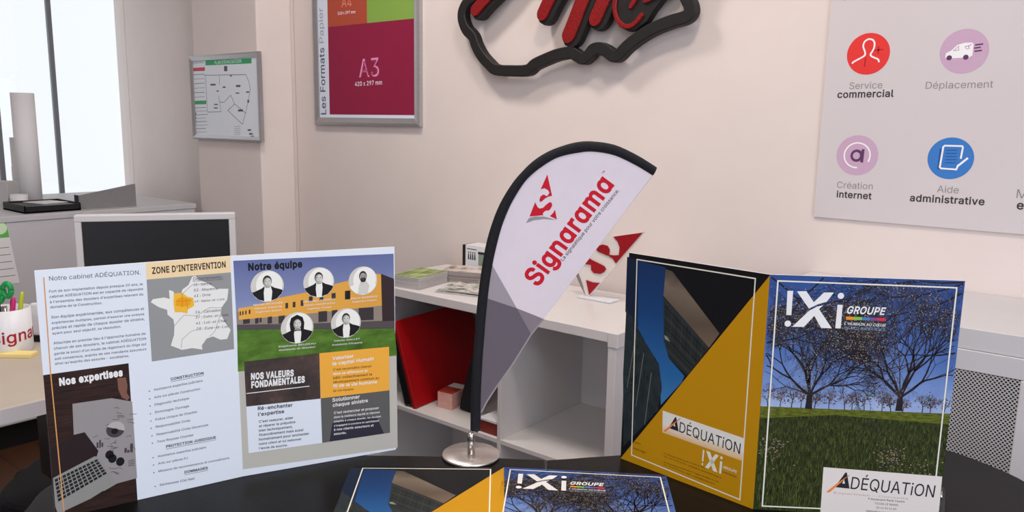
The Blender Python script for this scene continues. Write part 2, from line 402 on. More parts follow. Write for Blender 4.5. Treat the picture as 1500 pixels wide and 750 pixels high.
def _cell(ox, oz, px_, pz_):
    u = _math('SUBTRACT', _math('FRACT', _math('ADD', _math('MULTIPLY', _sp.outputs[0], 1 / px_), ox)), .5); v = _math('SUBTRACT', _math('FRACT', _math('ADD', _math('MULTIPLY', _sp.outputs[2], 1 / pz_), oz)), .5)
    u = _math('MULTIPLY', u, px_); v = _math('MULTIPLY', v, pz_)
    return _math('SQRT', _math('ADD', _math('MULTIPLY', u, u), _math('MULTIPLY', v, v)))
_d = _math('MINIMUM', _cell(0, 0, .0066, .0078), _cell(.5, .5, .0066, .0078)); _hole = _math('LESS_THAN', _d, .0019)
_tr = _N.new('ShaderNodeBsdfTransparent'); _ms = _N.new('ShaderNodeMixShader'); _L.new(_hole, _ms.inputs[0]); _L.new(_b.outputs[0], _ms.inputs[1]); _L.new(_tr.outputs[0], _ms.inputs[2])
_L.new(_ms.outputs[0], _N['Material Output'].inputs[0])
MB().box((KX0 + .03, KY - .002, .05), (PX, KY + .0, ZP), PERF).build('perforated_panel', rc)
MB().box((KX0 + .03, KY + .03, .02), (PX, KY + .036, ZP), DARK).build('hole_shade_board', rc)  # dark sheet added so the holes look shaded inside

# ------------------------------------------------------------------ cabinet, desk and chair at the left
CT = .873
cb = thing('low_cabinet', 'long light grey low cabinet under the window at left', 'cabinet', (-3.4, .8, 0))
MB().box((-3.98, -.4, .1), (-3.17, 1.752, CT - .022), GREYB, .003).build('body', cb)
MB().box((-3.99, -.41, CT - .022), (-3.165, 1.756, CT), GREYB, .003).build('cabinet_top', cb)
MB().box((-3.94, -.36, 0), (-3.21, 1.71, .1), BLACKP).build('plinth', cb)

dk = thing('office_desk', 'cream topped office desk at the left below the monitor', 'desk', (-1.72, .55, 0))
MB().box((-2.02, -.35, TZ - .027), (-1.463, 1.28, TZ), CREAM, .003).build('desktop', dk)
MB().box((-1.4628, -.35, TZ - .027), (-1.461, 1.28, TZ - .001), GREYB).build('edge_band', dk)
for x, y in ((-1.98, -.3), (-1.5, -.3), (-1.98, 1.23), (-1.5, 1.23)):
    MB().box((x - .02, y - .02, 0), (x + .02, y + .02, TZ - .027), mat('grey_steel', (120, 120, 122), .4, .4), .003).build('leg', dk)
MB().box((-1.95, .66, .40), (-1.60, 1.18, TZ - .028), BLACKP, .004).build('drawer_box', dk)

ch = thing('office_chair', 'black office chair tucked under the cream desk', 'chair', (-2.08, .86, 0))
cx, cy = -2.08, .86
P = [(.25 * math.cos(a) * (1 - .1 * math.sin(2 * a) ** 2), .25 * math.sin(a) * (1 - .1 * math.sin(2 * a) ** 2)) for a in [2 * math.pi * k / 40 for k in range(40)]]
MB().prism([(cx + x, cy + y) for x, y in P], .24, .30, BLACKF, bev=.015).build('seat', ch)
MB().lathe([(.03, .06), (.03, .18), (.02, .2), (.02, .24)], BLACKP, (cx, cy, 0)).build('gas_lift', ch)
for k in range(5):
    a = k * 2 * math.pi / 5 + .3; q = MB()
    q.tube([(cx, cy, .085), (cx + .2 * math.cos(a), cy + .2 * math.sin(a), .07)], [.022, .014], BLACKP); q.build('leg', ch)
    MB().lathe([(.0, 0), (.02, .004), (.024, .025), (.02, .046), (0, .05)], BLACKP, (cx + .2 * math.cos(a), cy + .2 * math.sin(a), 0), 14).build('caster', ch)

# monitor
A = onz(107, 316, 1.0); B = onz(344, 312, 1.0); mw = (B - A).length; M = frame((A.x, A.y, 0), B - A, (0, 0, 1)); mh = .235
mo = thing('computer_monitor', 'computer monitor with silver frame and black screen on the desk', 'monitor', ((M @ Vector((mw / 2, 0, -.08))).x, (M @ Vector((mw / 2, 0, -.08))).y, TZ), math.atan2((B - A).y, (B - A).x))
bz, z1, z0 = .0155, 1.0, 1.0 - mh; SILV = mat('monitor_silver', (205, 204, 204), .4, .1)
q = MB(M)
q.box((0, z1 - bz, -.03), (mw, z1, 0), SILV, .002); q.box((0, z0, -.03), (mw, z0 + bz, 0), SILV, .002)
q.box((0, z0 + bz, -.03), (bz, z1 - bz, 0), SILV, .002); q.box((mw - bz, z0 + bz, -.03), (mw, z1 - bz, 0), SILV, .002)
q.build('bezel', mo)
SCRN = mat('screen_black', (22, 23, 26), .3)
MB(M).box((bz, z0 + bz, -.028), (mw - bz, z1 - bz, -.006), SCRN).build('screen', mo)
MB(M).box((.03, z0 + .03, -.055), (mw - .03, z1 - .03, -.0305), BLACKP, .01).build('back_cover', mo)
q = MB(M); q.box((mw / 2 - .03, TZ + .008, -.065), (mw / 2 + .03, z0 + .07, -.0555), BLACKP, .003); q.build('stand_neck', mo)
MB(M).box((mw / 2 - .1, TZ, -.12), (mw / 2 + .1, TZ + .009, .03), BLACKP, .003).build('stand_foot', mo)

# things on the cabinet
def roll(name, label, px_, py_, r, h, group=None, m=PAPER, tilt=0):
    p = onz(px_, py_, CT); q = MB(); q.lathe([(r * .86, .002), (r * .86, h - .001), (r * .86, h), (r, h), (r, 0), (r * .86, 0), (r * .86, .002)], m, (p.x, p.y, CT), 32)
    return q.build(name, label=label, cat='paper roll', group=group)
roll('paper_roll', 'tallest white paper roll standing on the grey cabinet by the window', 46, 300, .042, .447)
roll('paper_roll', 'middle height white paper roll standing behind the tallest roll', 40, 295.5, .045, .268)
roll('paper_roll', 'shortest white paper roll behind the other rolls and grey box', 37, 291, .042, .14)
p = onz(12, 302, CT)
q = MB(Matrix.Translation((p.x, p.y, CT)) @ Matrix.Rotation(.6, 4, 'Z'))
q.box((-.045, -.035, 0), (.03, .035, .10), mat('grey_card', (186, 184, 182), .7), .002)
bx = q.build('storage_box', label='small grey upright box at far left end of cabinet top', cat='box')
p = onz(31, 309, CT); roll('paper_cup', 'short white cup in front of the paper rolls', 29, 304, .031, .052)['category'] = 'cup'
tr = thing('paper_tray', 'flat black document tray on the cabinet under the window', 'tray', (-3.32, 1.20, CT))
y0, y1 = onx(36, 312, -3.21).y, onx(119, 309, -3.21).y
q = MB(); q.box((-3.42, y0, CT), (-3.21, y1, CT + .006), BLACKP)
q.box((-3.42, y0, CT), (-3.415, y1, CT + .03), BLACKP, .001); q.box((-3.215, y0, CT), (-3.21, y1, CT + .026), BLACKP, .001)
q.box((-3.42, y0, CT), (-3.21, y0 + .005, CT + .03), BLACKP, .001); q.box((-3.42, y1 - .005, CT), (-3.21, y1, CT + .03), BLACKP, .001); q.build('tray_body', tr)
MB().box((-3.41, y0 + .01, CT + .02), (-3.225, y1 - .01, CT + .024), BLACKP).build('tray_lid', tr)
MB(Matrix.Translation((-3.36, (y0 + y1) / 2 + .03, 0)) @ Matrix.Rotation(.25, 4, 'Z')).box((-.06, -.05, CT + .024), (.06, .05, CT + .026), PAPER).build('paper_sheet', label='white sheet lying on the black document tray', cat='paper')
GSC = nmat('grey_felt', [(.3, (128, 126, 126)), (.7, (140, 138, 138))], (1, 1, 1), 200, .9)
dv = thing('desk_divider', 'grey sloping divider panel standing on the cabinet before the window', 'divider', (-3.24, 1.42, CT))
A = onz(116, 307, CT); B = onz(200, 302, CT); M = frame(A, B - A, (0, 0, 1)); L = (B - A).length
MB(M @ Matrix.Rotation(0, 4, 'X')).prism([(0, 0), (L, 0), (L, .09), (0, .052)], -.02, 0, GSC).build('panel', dv)
MB(M).box((-.006, 0, -.03), (0, .056, .004), mat('navy_edge', (28, 36, 54), .5), .001).build('edge_strip', dv)

# things on the desk
def cyl(name, parent, a, b, r, m, n=10): return MB().tube([a, b], r, m, n).build(name, parent)
pc = onz(22, 512, TZ); pc = Vector((pc.x, pc.y - .006, TZ))
cp = thing('pen_cup', 'white mug with red lettering holding pens on the desk', 'cup', pc)
r, h = .041, .092
MB().lathe([(0, .004), (r * .9, .004), (r * .9, h), (r, h), (r, .002), (r * .97, 0), (0, 0)], WHITEP, pc, 36).build('cup_body', cp)
RED = mat('sign_red', (168, 16, 30), .4)
vs, fs = text_mesh('Signarama', .02, 0); q = MB(); hs = .047; wtx = max(v[0] for v in vs)
def wrap(v):
    s = (v[0] - wtx * .23) * hs / r; a0 = math.atan2(-pc.y, -pc.x); a = a0 + s
    return (pc.x + (r + .0004) * math.cos(a), pc.y + (r + .0004) * math.sin(a), TZ + .022 + v[1] * hs + v[0] * .004)
q.add([wrap(v) for v in vs], fs, RED); q.build('lettering', cp)
def pen(name, label, cat, dx, dy, tx, ty, hh, m, r=.004):
    a = Vector((pc.x + dx, pc.y + dy, TZ + .010)); b = Vector((pc.x + tx, pc.y + ty, TZ + hh)); q = MB(); d = (b - a)
    q.tube([a, a + d * .9, a + d * .97, b], [r, r, r * .8, r * .4], m, 10); q.build(name, label=label, cat=cat)
GRN = mat('scissor_green', (22, 150, 74), .35)
sc_ = thing('scissors', 'green handled scissors standing in the white mug', 'scissors', (pc.x - .005, pc.y - .005, TZ + .012))
rt = Vector((RT.x, RT.y, 0)).normalized(); c0 = Vector((pc.x, pc.y, 0)) - rt * .008
MB().tube([c0 + Vector((0, 0, TZ + .012)), c0 + Vector((0, 0, TZ + .095))], [.002, .006], CHROME, 8).build('blades', sc_)
for sgn, dz in ((-1, 0), (1, .012)):
    cc = c0 + rt * (.0095 * sgn) + Vector((0, 0, TZ + .118 + dz)); q = MB()
    q.tube([cc + rt * (.0085 * math.cos(a)) + Vector((0, 0, .014 * math.sin(a))) for a in [2 * math.pi * k / 18 for k in range(19)]], .0055, GRN, 8); q.build('handle', sc_)
for k, (nm, lb, o, tp, hh, m) in enumerate((('felt_pen', 'pink felt pen leaning right in the white mug', .006, .022, .118, mat('pen_pink', (205, 40, 120), .4)),
        ('marker', 'yellow green highlighter leaning furthest right in the white mug', .014, .036, .128, mat('pen_lime', (190, 200, 60), .4)),
        ('pencil', 'dark red pencil at the front of the white mug', -.002, .010, .112, mat('pen_dark_red', (120, 16, 40), .4)),
        ('ballpoint_pen', 'dark blue ballpoint pen leaning left in the white mug', -.014, -.028, .108, mat('pen_navy', (34, 40, 90), .4)))):
    off = Vector((-rt.y, rt.x, 0)) * (-.012 + .007 * k); pen(nm, lb, nm.split('_')[-1], rt.x * o + off.x, rt.y * o + off.y, rt.x * tp + off.x, rt.y * tp + off.y, hh, m, .0045)
a = onz(22, 522, TZ); M = frame((a.x, a.y, TZ), rt, Vector((-rt.y, rt.x, 0)))
MB(M).box((-.036, -.012, 0), (.038, .016, .008), nmat('note_yellow', [(.3, (238, 216, 140)), (.7, (242, 222, 150))], (1, 1, 1), 5, .8), .001).build('sticky_notes', label='pale yellow sticky note pad in front of the white mug', cat='note pad')
a = onz(36, 497, TZ); M = frame((a.x, a.y, TZ), rt, Vector((-rt.y, rt.x, 0)))
MB(M).box((-.016, .0, 0), (.022, .02, .022), nmat('brown_card', [(.3, (120, 78, 56)), (.7, (134, 88, 64))], (1, 1, 1), 8, .8), .002).build('small_block', label='small brown block between the white mug and the white desk device', cat='block')
a = onz(53, 500, TZ); M = frame((a.x, a.y, TZ), rt, Vector((-rt.y, rt.x, 0)))
ph = thing('desk_device', 'white plastic desk device with black foot half hidden by the standing folder', 'device', a)
q = MB(M); q.box((-.014, -.005, 0), (.07, .045, .014), BLACKP, .003); q.build('foot', ph)
X = Matrix.Rotation(math.radians(-12), 4, 'X')
MB(M).box((-.016, -.008, .013), (.075, .02, .085), WHITEP, .006, X).build('body', ph)
a = onx(8, 319, -3.168)
S = Sheet(frame((-3.168, a.y - .125, .628), (0, 1, 0), (0, 0, 1)))
S.flat([(0, 0), (.152, 0), (.125, .245), (0, .245)], PAPER)
S.k = 2; S.flat([(0, .17), (.132, .17), (.124, .243), (0, .243)], ink('sheet_green', (96, 160, 84))); S.k = 3
S.oval(.105, .205, .022, .022, ink('sheet_pale', (190, 215, 190)))
for k in range(5): S.line([(.02, .03 + .026 * k), (.14 - .003 * k, .03 + .026 * k)], .0025, ink('text_grey', (110, 110, 118)), raw=True)
S.build('paper_notice', label='white paper notice with green header fixed to the cabinet front', cat='notice')

# ------------------------------------------------------------------ printed presentation folders
FH = .311                                        # folder height
TH = .0022                                       # a cover's thickness
INKB = ink('print_black', (24, 24, 28)); INKT = ink('print_text', (74, 72, 88)); INKD = ink('print_dark_text', (40, 38, 46)); INKW = ink('print_white', (208, 205, 216))
YEL = ink('print_yellow', (172, 120, 12), white=(206, 200, 206)); LINEC = ink('print_line', (206, 200, 198))
CARD = ink('cover_card', (204, 202, 212))

def cover(M, wd):
    S = Sheet(M); S.box((0, 0, -TH), (wd, FH, 0), CARD); S.k = 1; S.wd = wd; return S

def tree_art(S, rnd, base, ang, ln, wd, depth, m, spread=.42, shrink=.78, tips=None, lay=None, clip=None):
    def rec(x, y, a, l, w, d):
        n = 2; px_, py_ = x, y
        for i in range(n):
            a2 = a + rnd.uniform(-.16, .16); x2 = px_ + math.cos(a2) * l / n; y2 = py_ + math.sin(a2) * l / n
            if clip is None or (clip[0] < x2 < clip[2] and clip[1] < y2 < clip[3]):
                c, s = math.cos(a2 + math.pi / 2), math.sin(a2 + math.pi / 2); w2 = w * (1 - .15 * (i + 1)); z = (lay or S.k) * STEP
                S.add([(px_ - c * w / 2, py_ - s * w / 2, z), (x2 - c * w2 / 2, y2 - s * w2 / 2, z), (x2 + c * w2 / 2, y2 + s * w2 / 2, z), (px_ + c * w / 2, py_ + s * w / 2, z)], [(0, 1, 2, 3)], m)
            else: return
            px_, py_ = x2, y2; a = a2
        if tips is not None and d <= 2: tips.append((px_, py_))
        if d <= 0: return
        k = 3 if rnd.random() < .45 else 2
        for q in range(k):
            rec(px_, py_, a + spread * ((q - (k - 1) / 2) * (2 / max(1, k - 1))) * rnd.uniform(.6, 1.25) + rnd.uniform(-.15, .15), l * shrink * rnd.uniform(.8, 1.15), w * .66, d - 1)
    rec(base[0], base[1], ang, ln, wd, depth)

def ixi_logo(S, m, lay):
    """the !Xi mark as it stands on the front cover"""
    c = S.crop(1140, 415, 8.8235)
    def dot(x, y, r_): u = c(x, y); r_ = abs(c(x + r_, y)[0] - u[0]); S.oval(*u, r_, r_, m, lay, 24)
    for P in ([(118, 95), (192, 97), (168, 412), (102, 408)], [(240, 103), (362, 100), (458, 243), (590, 118), (718, 118), (625, 238), (515, 268), (395, 325)],
              [(400, 352), (500, 300), (582, 282), (526, 332), (692, 582), (552, 575), (465, 420), (330, 562), (178, 560), (290, 455)], [(765, 275), (832, 278), (805, 582), (735, 580)]): S.poly(P, m, c, lay)
    dot(122, 520, 42); dot(808, 162, 42)
    S.text('GROUPE', (885, 386), (1388, 406), m, c, .04, .25, .0088, lay)
    for k, col in enumerate(((214, 130, 40), (120, 170, 70), (70, 110, 170), (110, 70, 130), (196, 44, 66))):
        x, y = 875 + 102 * k, 428 + 4 * k; S.poly([(x, y), (x + 102, y + 4), (x + 102, y + 44), (x, y + 40)], ink('rainbow%d' % k, col), c, lay)
    S.text("L'HUMAIN AU CŒUR", (852, 536), (1385, 560), m, c, .016, .2, lay=lay)
    S.text('DE NOS EXPERTISES', (852, 592), (1376, 616), ink('faint_blue', (120, 140, 190)), c, 0, .2, lay=lay)

def adequation(S, c, a, b, foot, tip, sub=None, lay=8):
    """word mark: dark capitals with an orange stroke in front of the first letter"""
    A, B = (Vector(p) for p in S.uv((a, b), c)); d = B - A; L = d.length; d.normalize(); n = Vector((-d.y, d.x)); H = .155 * L
    S.textuv('DÉQUATiON', A + d * L * .155, B, INKD, .004, 0, H * .86, lay)
    big = A; S.flat([big - d * H * .02, big + d * H * .95, big + d * H * .62 + n * H * 1.12, big + d * H * .52 + n * H * 1.12], INKD, lay)
    S.flat([big + d * H * .42 + n * H * .32, big + d * H * .60 + n * H * .32, big + d * H * .50 + n * H * .62], INKW, lay + 1)
    F0, F1 = (Vector(p) for p in S.uv((foot, tip), c))
    S.flat([F0, F0 + d * H * .22, F0 * .45 + F1 * .55 + d * H * .12, F1, F0 * .5 + F1 * .5 - d * H * .04], ink('orange_stroke', (214, 120, 60)), lay + 2)
    S.flat([F0 * .45 + F1 * .55 + d * H * .10, F1, F1 * .93 + F0 * .07 + d * H * .05], INKD, lay + 3)

# colours of the photograph of blossoming trees
SKYP = ngrad('printed_sky', [(0, (150, 164, 204)), (.22, (104, 126, 184)), (.5, (64, 92, 158)), (1, (42, 68, 132))], 1, .13, .31, nz=.45, nscale=16)
GRASS = mat('printed_grass', (50, 62, 30), .38, spec=.13)
_v = coords(GRASS, (9, 1.6, 1)); _n = noise(GRASS, _v, 60, 5, .7)
ramp(GRASS, _n, [(.30, inkc((15, 18, 10))), (.46, inkc((36, 42, 22))), (.62, inkc((62, 68, 34))), (.78, inkc((104, 106, 62)))])
GRASSL = mat('printed_meadow', (110, 120, 40), .38, spec=.13)
_v = coords(GRASSL, (2, 8, 1)); _n = noise(GRASSL, _v, 60, 4, .6); ramp(GRASSL, _n, [(.35, inkc((58, 66, 24))), (.6, inkc((94, 98, 36))), (.75, inkc((118, 116, 54)))])
BARK = ink('printed_bark', (34, 28, 32)); TWIG = ink('printed_twig', (52, 46, 52)); BLOS = ink('printed_blossom', (112, 102, 98)); BLOS2 = ink('printed_blossom_pale', (150, 142, 142)); PLANT = ink('printed_plant', (150, 120, 100)); HAZE2 = ink('printed_far_crowns', (112, 96, 100)); HAZE = ink('printed_far_trees', (84, 72, 78))

def front_art(M, wd):
    S = cover(M, wd); c = S.crop(1100, 390, 3.75); d = S.crop(1100, 560, 3.75); rnd = random.Random(5)
    hL = S.px(1116, 595)[1]; hR = S.px(1389, 606)[1]
    S.flat([(0, hL), (wd, hR), (wd, FH), (0, FH)], SKYP, 1)
    S.flat([(0, 0), (wd, 0), (wd, hR), (0, hL)], GRASS, 1)
    S.flat([(0, hL - .016), (wd * .4, (hL + hR) / 2 - .008), (wd, hR - .014), (wd, hR), (0, hL)], GRASSL, 2)
    CL = (0.0005, .03, wd - .0005, FH - .0005)
    # far row of trees, then the two big ones, then branches hanging in from above
    for k in range(15):
        x = wd * (k + .5) / 15 + rnd.uniform(-.005, .005); hh = hL + (hR - hL) * x / wd; sz = rnd.uniform(.6, 1.15)
        tree_art(S, rnd, (x, hh), math.pi / 2, .009 * sz, .0014, 5, HAZE if k % 2 else TWIG, .5, .8, lay=3, clip=CL)
        for j in range(45):
            u = x + rnd.gauss(0, .0065 * sz); v = hh + .017 * sz + rnd.gauss(0, .0048 * sz)
            if .002 < u < wd - .002 and v > hh + .004: S.oval(u, v, rnd.uniform(.0006, .0013), rnd.uniform(.0006, .0012), (HAZE, HAZE2, TWIG)[j % 3], 3, 5)
    tips = []
    for (bx, by), ln, dep in ((d(316, 146), .030, 8), (d(812, 158), .034, 8)):
        b = (bx, by)
        S.flat([(b[0] - .0045, b[1]), (b[0] + .0045, b[1]), (b[0] + .0028, b[1] + .022), (b[0] - .0028, b[1] + .022)], BARK, 4)
        for a in (2.5, 2.0, 1.6, 1.15, .6):
            tree_art(S, rnd, (b[0], b[1] + .018), a + rnd.uniform(-.1, .1), ln * rnd.uniform(.85, 1.1), .0034, dep - 2, BARK, .42, .78, tips, 4, CL)
            tree_art(S, rnd, (b[0], b[1] + .018), a + rnd.uniform(-.2, .2), ln * 1.05, .0016, dep - 1, TWIG, .46, .8, tips, 4, CL)
    for (x, y), a, ln in ((c(1190, 100), 3.35, .05), (c(1190, 60), 3.15, .05), (c(1180, 150), 3.55, .045), (c(700, 52), 3.7, .04), (c(90, 60), -.5, .04), (c(85, 250), -.2, .035), (c(90, 330), .2, .04), (c(85, 420), .3, .035), (c(900, 55), 3.5, .05), (c(1190, 480), 3.2, .035), (c(400, 50), 3.9, .035)):
        tree_art(S, rnd, (min(max(x, .002), wd - .002), min(y, FH - .002)), a, ln, .0022, 6, BARK, .38, .8, tips, 5, CL)
    rnd.shuffle(tips)
    for k, (x, y) in enumerate(tips[:5200]):
        r_ = rnd.uniform(.0003, .0009)
        if r_ < x < wd - r_ and hL < y < FH - r_: S.oval(x + rnd.uniform(-.001, .001) * (.003 < x < wd - .003), y, r_, r_ * rnd.uniform(.6, 1), (BLOS, TWIG, BARK, BLOS2, TWIG, BLOS)[k % 6], 6, 5)
    # meadow plants and grass blades
    for cx_, cy_, n_ in ((*d(120, 350), 70), (*d(770, 410), 90), (*d(960, 490), 40)):
        for k in range(n_):
            x, y = cx_ + rnd.gauss(0, .010), cy_ + rnd.gauss(0, .009)
            if .002 < x < wd - .002: S.oval(x, y, .0012, .0009, (PLANT, TWIG, HAZE2, BLOS)[k % 4], 3, 5)
    GB = (ink('blade_light', (98, 102, 56)), ink('blade_dark', (18, 22, 12)), ink('blade_mid', (56, 64, 32)))
    for k in range(1500):
        x = rnd.uniform(.003, wd - .003); y = rnd.uniform(.002, hL - .022); l = rnd.uniform(.006, .018) * (1.2 - y / hL)
        x2 = min(max(x + rnd.uniform(-.004, .004), .002), wd - .002)
        S.add([(x - .0003, y, 3 * STEP), (x + .0003, y, 3 * STEP), (x2, y + l, 3 * STEP)], [(0, 1, 2)], GB[k % 3])
    # frame line, logo, address label
    bl = S.px(1116.5, 741); brv = S.px(1365, 752)
    S.line([c(148, 80), c(1130, 118), brv, bl], .0018, LINEC, raw=True, closed=True, lay=9)
    ixi_logo(S, INKW, 9)
    tl, tr_ = d(398, 465), d(1050, 517); S.flat([tl, tr_, (tr_[0] + .001, tr_[1] - .062), (tl[0] + .001, tl[1] - .062)], ink('label_white', (205, 194, 200)), 10)
    adequation(S, d, (462, 575), (1003, 632), (412, 602), (542, 505), lay=11)
    S.text('Expertises – Conseils', (455, 610), (862, 643), ink('label_tan', (170, 146, 136)), d, .004, 0, .0026, 11)
    for k, tx in enumerate(('9 boulevard René Cassin', '72100 LE MANS', '02 43 50 31 80', 'adequation.experts@orange.fr')):
        ww = (200, 130, 110, 220)[k]; x, y = 742 - ww / 2, 652 + 22 * k - ww * .04; S.text(tx, (x, y), (x + ww, y + ww * .08), INKD, d, .01, lay=11)
    return S

BGDK = ink('back_black', (17, 17, 22)); NAVY = ink('back_navy', (22, 32, 56))
SKYB = ngrad('back_sky', [(0, (66, 120, 178)), (.35, (36, 88, 150)), (.7, (24, 58, 112)), (1, (22, 44, 88))], 1, .07, .30)
BRONZE = ngrad('back_bronze', [(0, (124, 104, 90)), (.5, (82, 70, 64)), (.8, (104, 92, 86)), (1, (46, 42, 44))], 1, .16, .30, nz=.4, nscale=12)
FACADE = mat('back_facade', (44, 54, 62), .38, spec=.13)
_v = coords(FACADE, (1, 1, 1), (0, 0, .8)); _N, _L, _b = nodes(FACADE); _br = _N.new('ShaderNodeTexBrick'); _br.inputs['Scale'].default_value = 130
for k, cl in (('Color1', (36, 46, 54)), ('Color2', (66, 78, 88)), ('Mortar', (16, 18, 22))): _br.inputs[k].default_value = (*lin(inkc(cl)), 1)
_br.inputs['Mortar Size'].default_value = .06; _L.new(_v, _br.inputs['Vector']); _n = noise(FACADE, coords(FACADE), 60, 4, .7)
_mx = _N.new('ShaderNodeMix'); _mx.data_type = 'RGBA'; _mx.blend_type = 'OVERLAY'; _mx.inputs[0].default_value = .7; _L.new(_br.outputs[0], _mx.inputs[6]); _L.new(_n, _mx.inputs[7]); _L.new(_mx.outputs[2], _b.inputs['Base Color'])
STEELB = ink('back_beam', (58, 60, 62)); LIGHTB = ink('back_glint', (120, 124, 124)); CREAML = ink('back_line', (214, 196, 160)); BROWNT = ink('back_text', (92, 62, 14))

def back_art(M, wd):
    S = cover(M, wd); c = S.crop(900, 360, 3.75); d = S.crop(900, 550, 3.75); rnd = random.Random(3)
    S.flat([(0, 0), (wd, 0), (wd, FH), (0, FH)], BGDK, 1)
    S.poly([(70, 60), (130, 78), (130, 470), (60, 360)], NAVY, c, 2)
    S.poly([(130, 80), (282, 118), (275, 500), (300, 620), (385, 715), (370, 750), (255, 875), (250, 700), (180, 560), (118, 450)], SKYB, c, 2)
    S.poly([(66, 335), (130, 455), (180, 545), (245, 650), (262, 780), (240, 900), (110, 1040), (50, 1100), (48, 700)], FACADE, c, 3)
    for k in range(9): S.line([(120 + 14 * k, 480 + 36 * k), (70 + 16 * k, 780 + 34 * k)], .0006, LIGHTB if k % 3 == 0 else BGDK, c, 4)
    S.poly([(282, 128), (318, 140), (578, 482), (520, 560), (270, 275)], BRONZE, c, 3)
    S.poly([(270, 275), (520, 560), (400, 715), (300, 620), (272, 520)], ink('back_soffit', (38, 42, 46)), c, 3)
    for k in range(11):
        y = 300 + 30 * k; S.line([(274 + k * 2, y), (510 - 11 * k, 560 + 15 * k)], .0011 if k % 2 else .0006, BGDK if k % 3 else STEELB, c, 4)
    for k in range(8):
        x = 290 + 28 * k; S.line([(x, 330 + 28 * k), (x - 14, 520 + 20 * k)], .0006, STEELB if k % 2 else BGDK, c, 4)
    S.poly([(274, 490), (292, 500), (306, 528), (278, 512)], LIGHTB, c, 5)
    ap = (wd, FH - .001); br = (wd, 0); bl = (0, 0)
    S.flat([ap, bl, br], YEL, 6)
    a, b_, e, f = c(125, 75), c(775, 180), d(690, 682), d(95, 436)
    S.line([a, b_, e, f], .0017, LINEC, raw=True, closed=True, lay=7)
    # the lines over the yellow print a little creamier
    LBL = ngrad('back_label', [(0, (204, 150, 60)), (.5, (206, 200, 204)), (1, (206, 200, 206))], 1, .055, .095)
    S.poly([(266, 192), (714, 345), (704, 470), (264, 312)], LBL, d, 8)
    adequation(S, d, (300, 288), (690, 432), (270, 305), (366, 232), lay=9)
    S.text('Expertises – Conseils', (300, 316), (582, 416), ink('back_label_tan', (196, 170, 120)), d, .004, 0, .0022, 9)
    L1 = ((272, 430, 512, 517, '9 boulevard René Cassin, 72100 LE MANS'), (272, 446, 590, 566, 'Tél. : 02 43 50 31 80 – adequation.experts@orange.fr'), (272, 478, 575, 588, 'Parc de la Bertrie, 49300 CHOLET – Agence de Maine-et-Loire'), (272, 492, 552, 600, 'Tél. : 02 41 20 28 34 – Mail : contact@groupe-ixi.fr'))
    for x0, y0, x1, y1, tx in L1: S.text(tx, (x0, y0), (x1, y1), BROWNT, d, .012, cap=.0020, lay=9)
    S.text('Création', (104, 366), (146, 382), BROWNT, d, .01, lay=9); S.text('Dépôt légal', (104, 402), (172, 428), BROWNT, d, .01, lay=9)
    # small group mark under the label
    A, B = Vector(d(482, 470)), Vector(d(592, 512)); U = (B - A).normalized(); Vv = Vector((-U.y, U.x)); L = (B - A).length
    q = lambda u, v: tuple(A + U * L * u + Vv * L * v)
    for pts in ([(0, .0), (.07, 0), (.07, .55), (0, .55)], [(0, -.18), (.07, -.18), (.07, -.08), (0, -.08)], [(.16, .55), (.36, .55), (.80, -.25), (.58, -.25)], [(.62, .55), (.80, .55), (.34, -.25), (.16, -.25)], [(.88, -.25), (.98, -.25), (.98, .32), (.88, .32)], [(.88, .42), (.98, .42), (.98, .55), (.88, .55)]):
        S.flat([q(*p) for p in pts], LINEC, 9)
    S.textuv('GROUPE', q(1.05, .05), q(1.72, .05), LINEC, .03, .2, None, 9); S.flat([q(1.02, -.08), q(1.72, -.08), q(1.72, -.16), q(1.02, -.16)], ink('back_dark_bar', (140, 96, 30)), 9)
    return S

Z1 = Vector((0, 0, 1))
def standing(name, label, sp, lf, rt_):
    return thing(name, label, 'folder', (sp.x, sp.y, TZ))
SP = Vector((-.3525, .944, TZ + .0004)); BL = Vector((-.5665, .9665, TZ + .0004)); FR = Vector((-.161, 1.073, TZ + .0004))
fo = standing('presentation_folder', 'standing folder with yellow triangle back cover and blossoming trees front cover at right', SP, BL, FR)
bw, fw_ = (SP - BL).length, (FR - SP).length
backS = back_art(frame(BL, SP - BL, Z1), bw); back = backS.build_local('back_cover', fo)
frontS = front_art(frame(SP, FR - SP, Z1), fw_); front = frontS.build_local('front_cover', fo)
back['label'] = 'back cover with yellow triangle and steel building'; front['label'] = 'front cover with blossoming trees and meadow'

# the same folder lying open, face up
b = onz(738, 683, TZ + .004); cR = onz(975, 694.5, TZ + .004); cL = onz(512, 681, TZ + .004)
fl = thing('presentation_folder', 'folder lying open face up on the table before the flag base', 'folder', (b.x, b.y, TZ))
for nm, me, O, U in (('back_cover', back.data, b - (b - cL).normalized() * bw, b - cL), ('front_cover', front.data, Vector(b), cR - b)):
    U = Vector((U.x, U.y, 0)); O = Vector((O.x, O.y, 0)); V = Vector((-U.y, U.x, 0)).normalized()
    M = frame(O - V * FH + Vector((0, 0, TZ + TH + .0003)), U, V)
    o = bpy.data.objects.new(nm, me); C.objects.link(o); o.parent = fl; o.matrix_basis = WM[fl].inverted() @ M

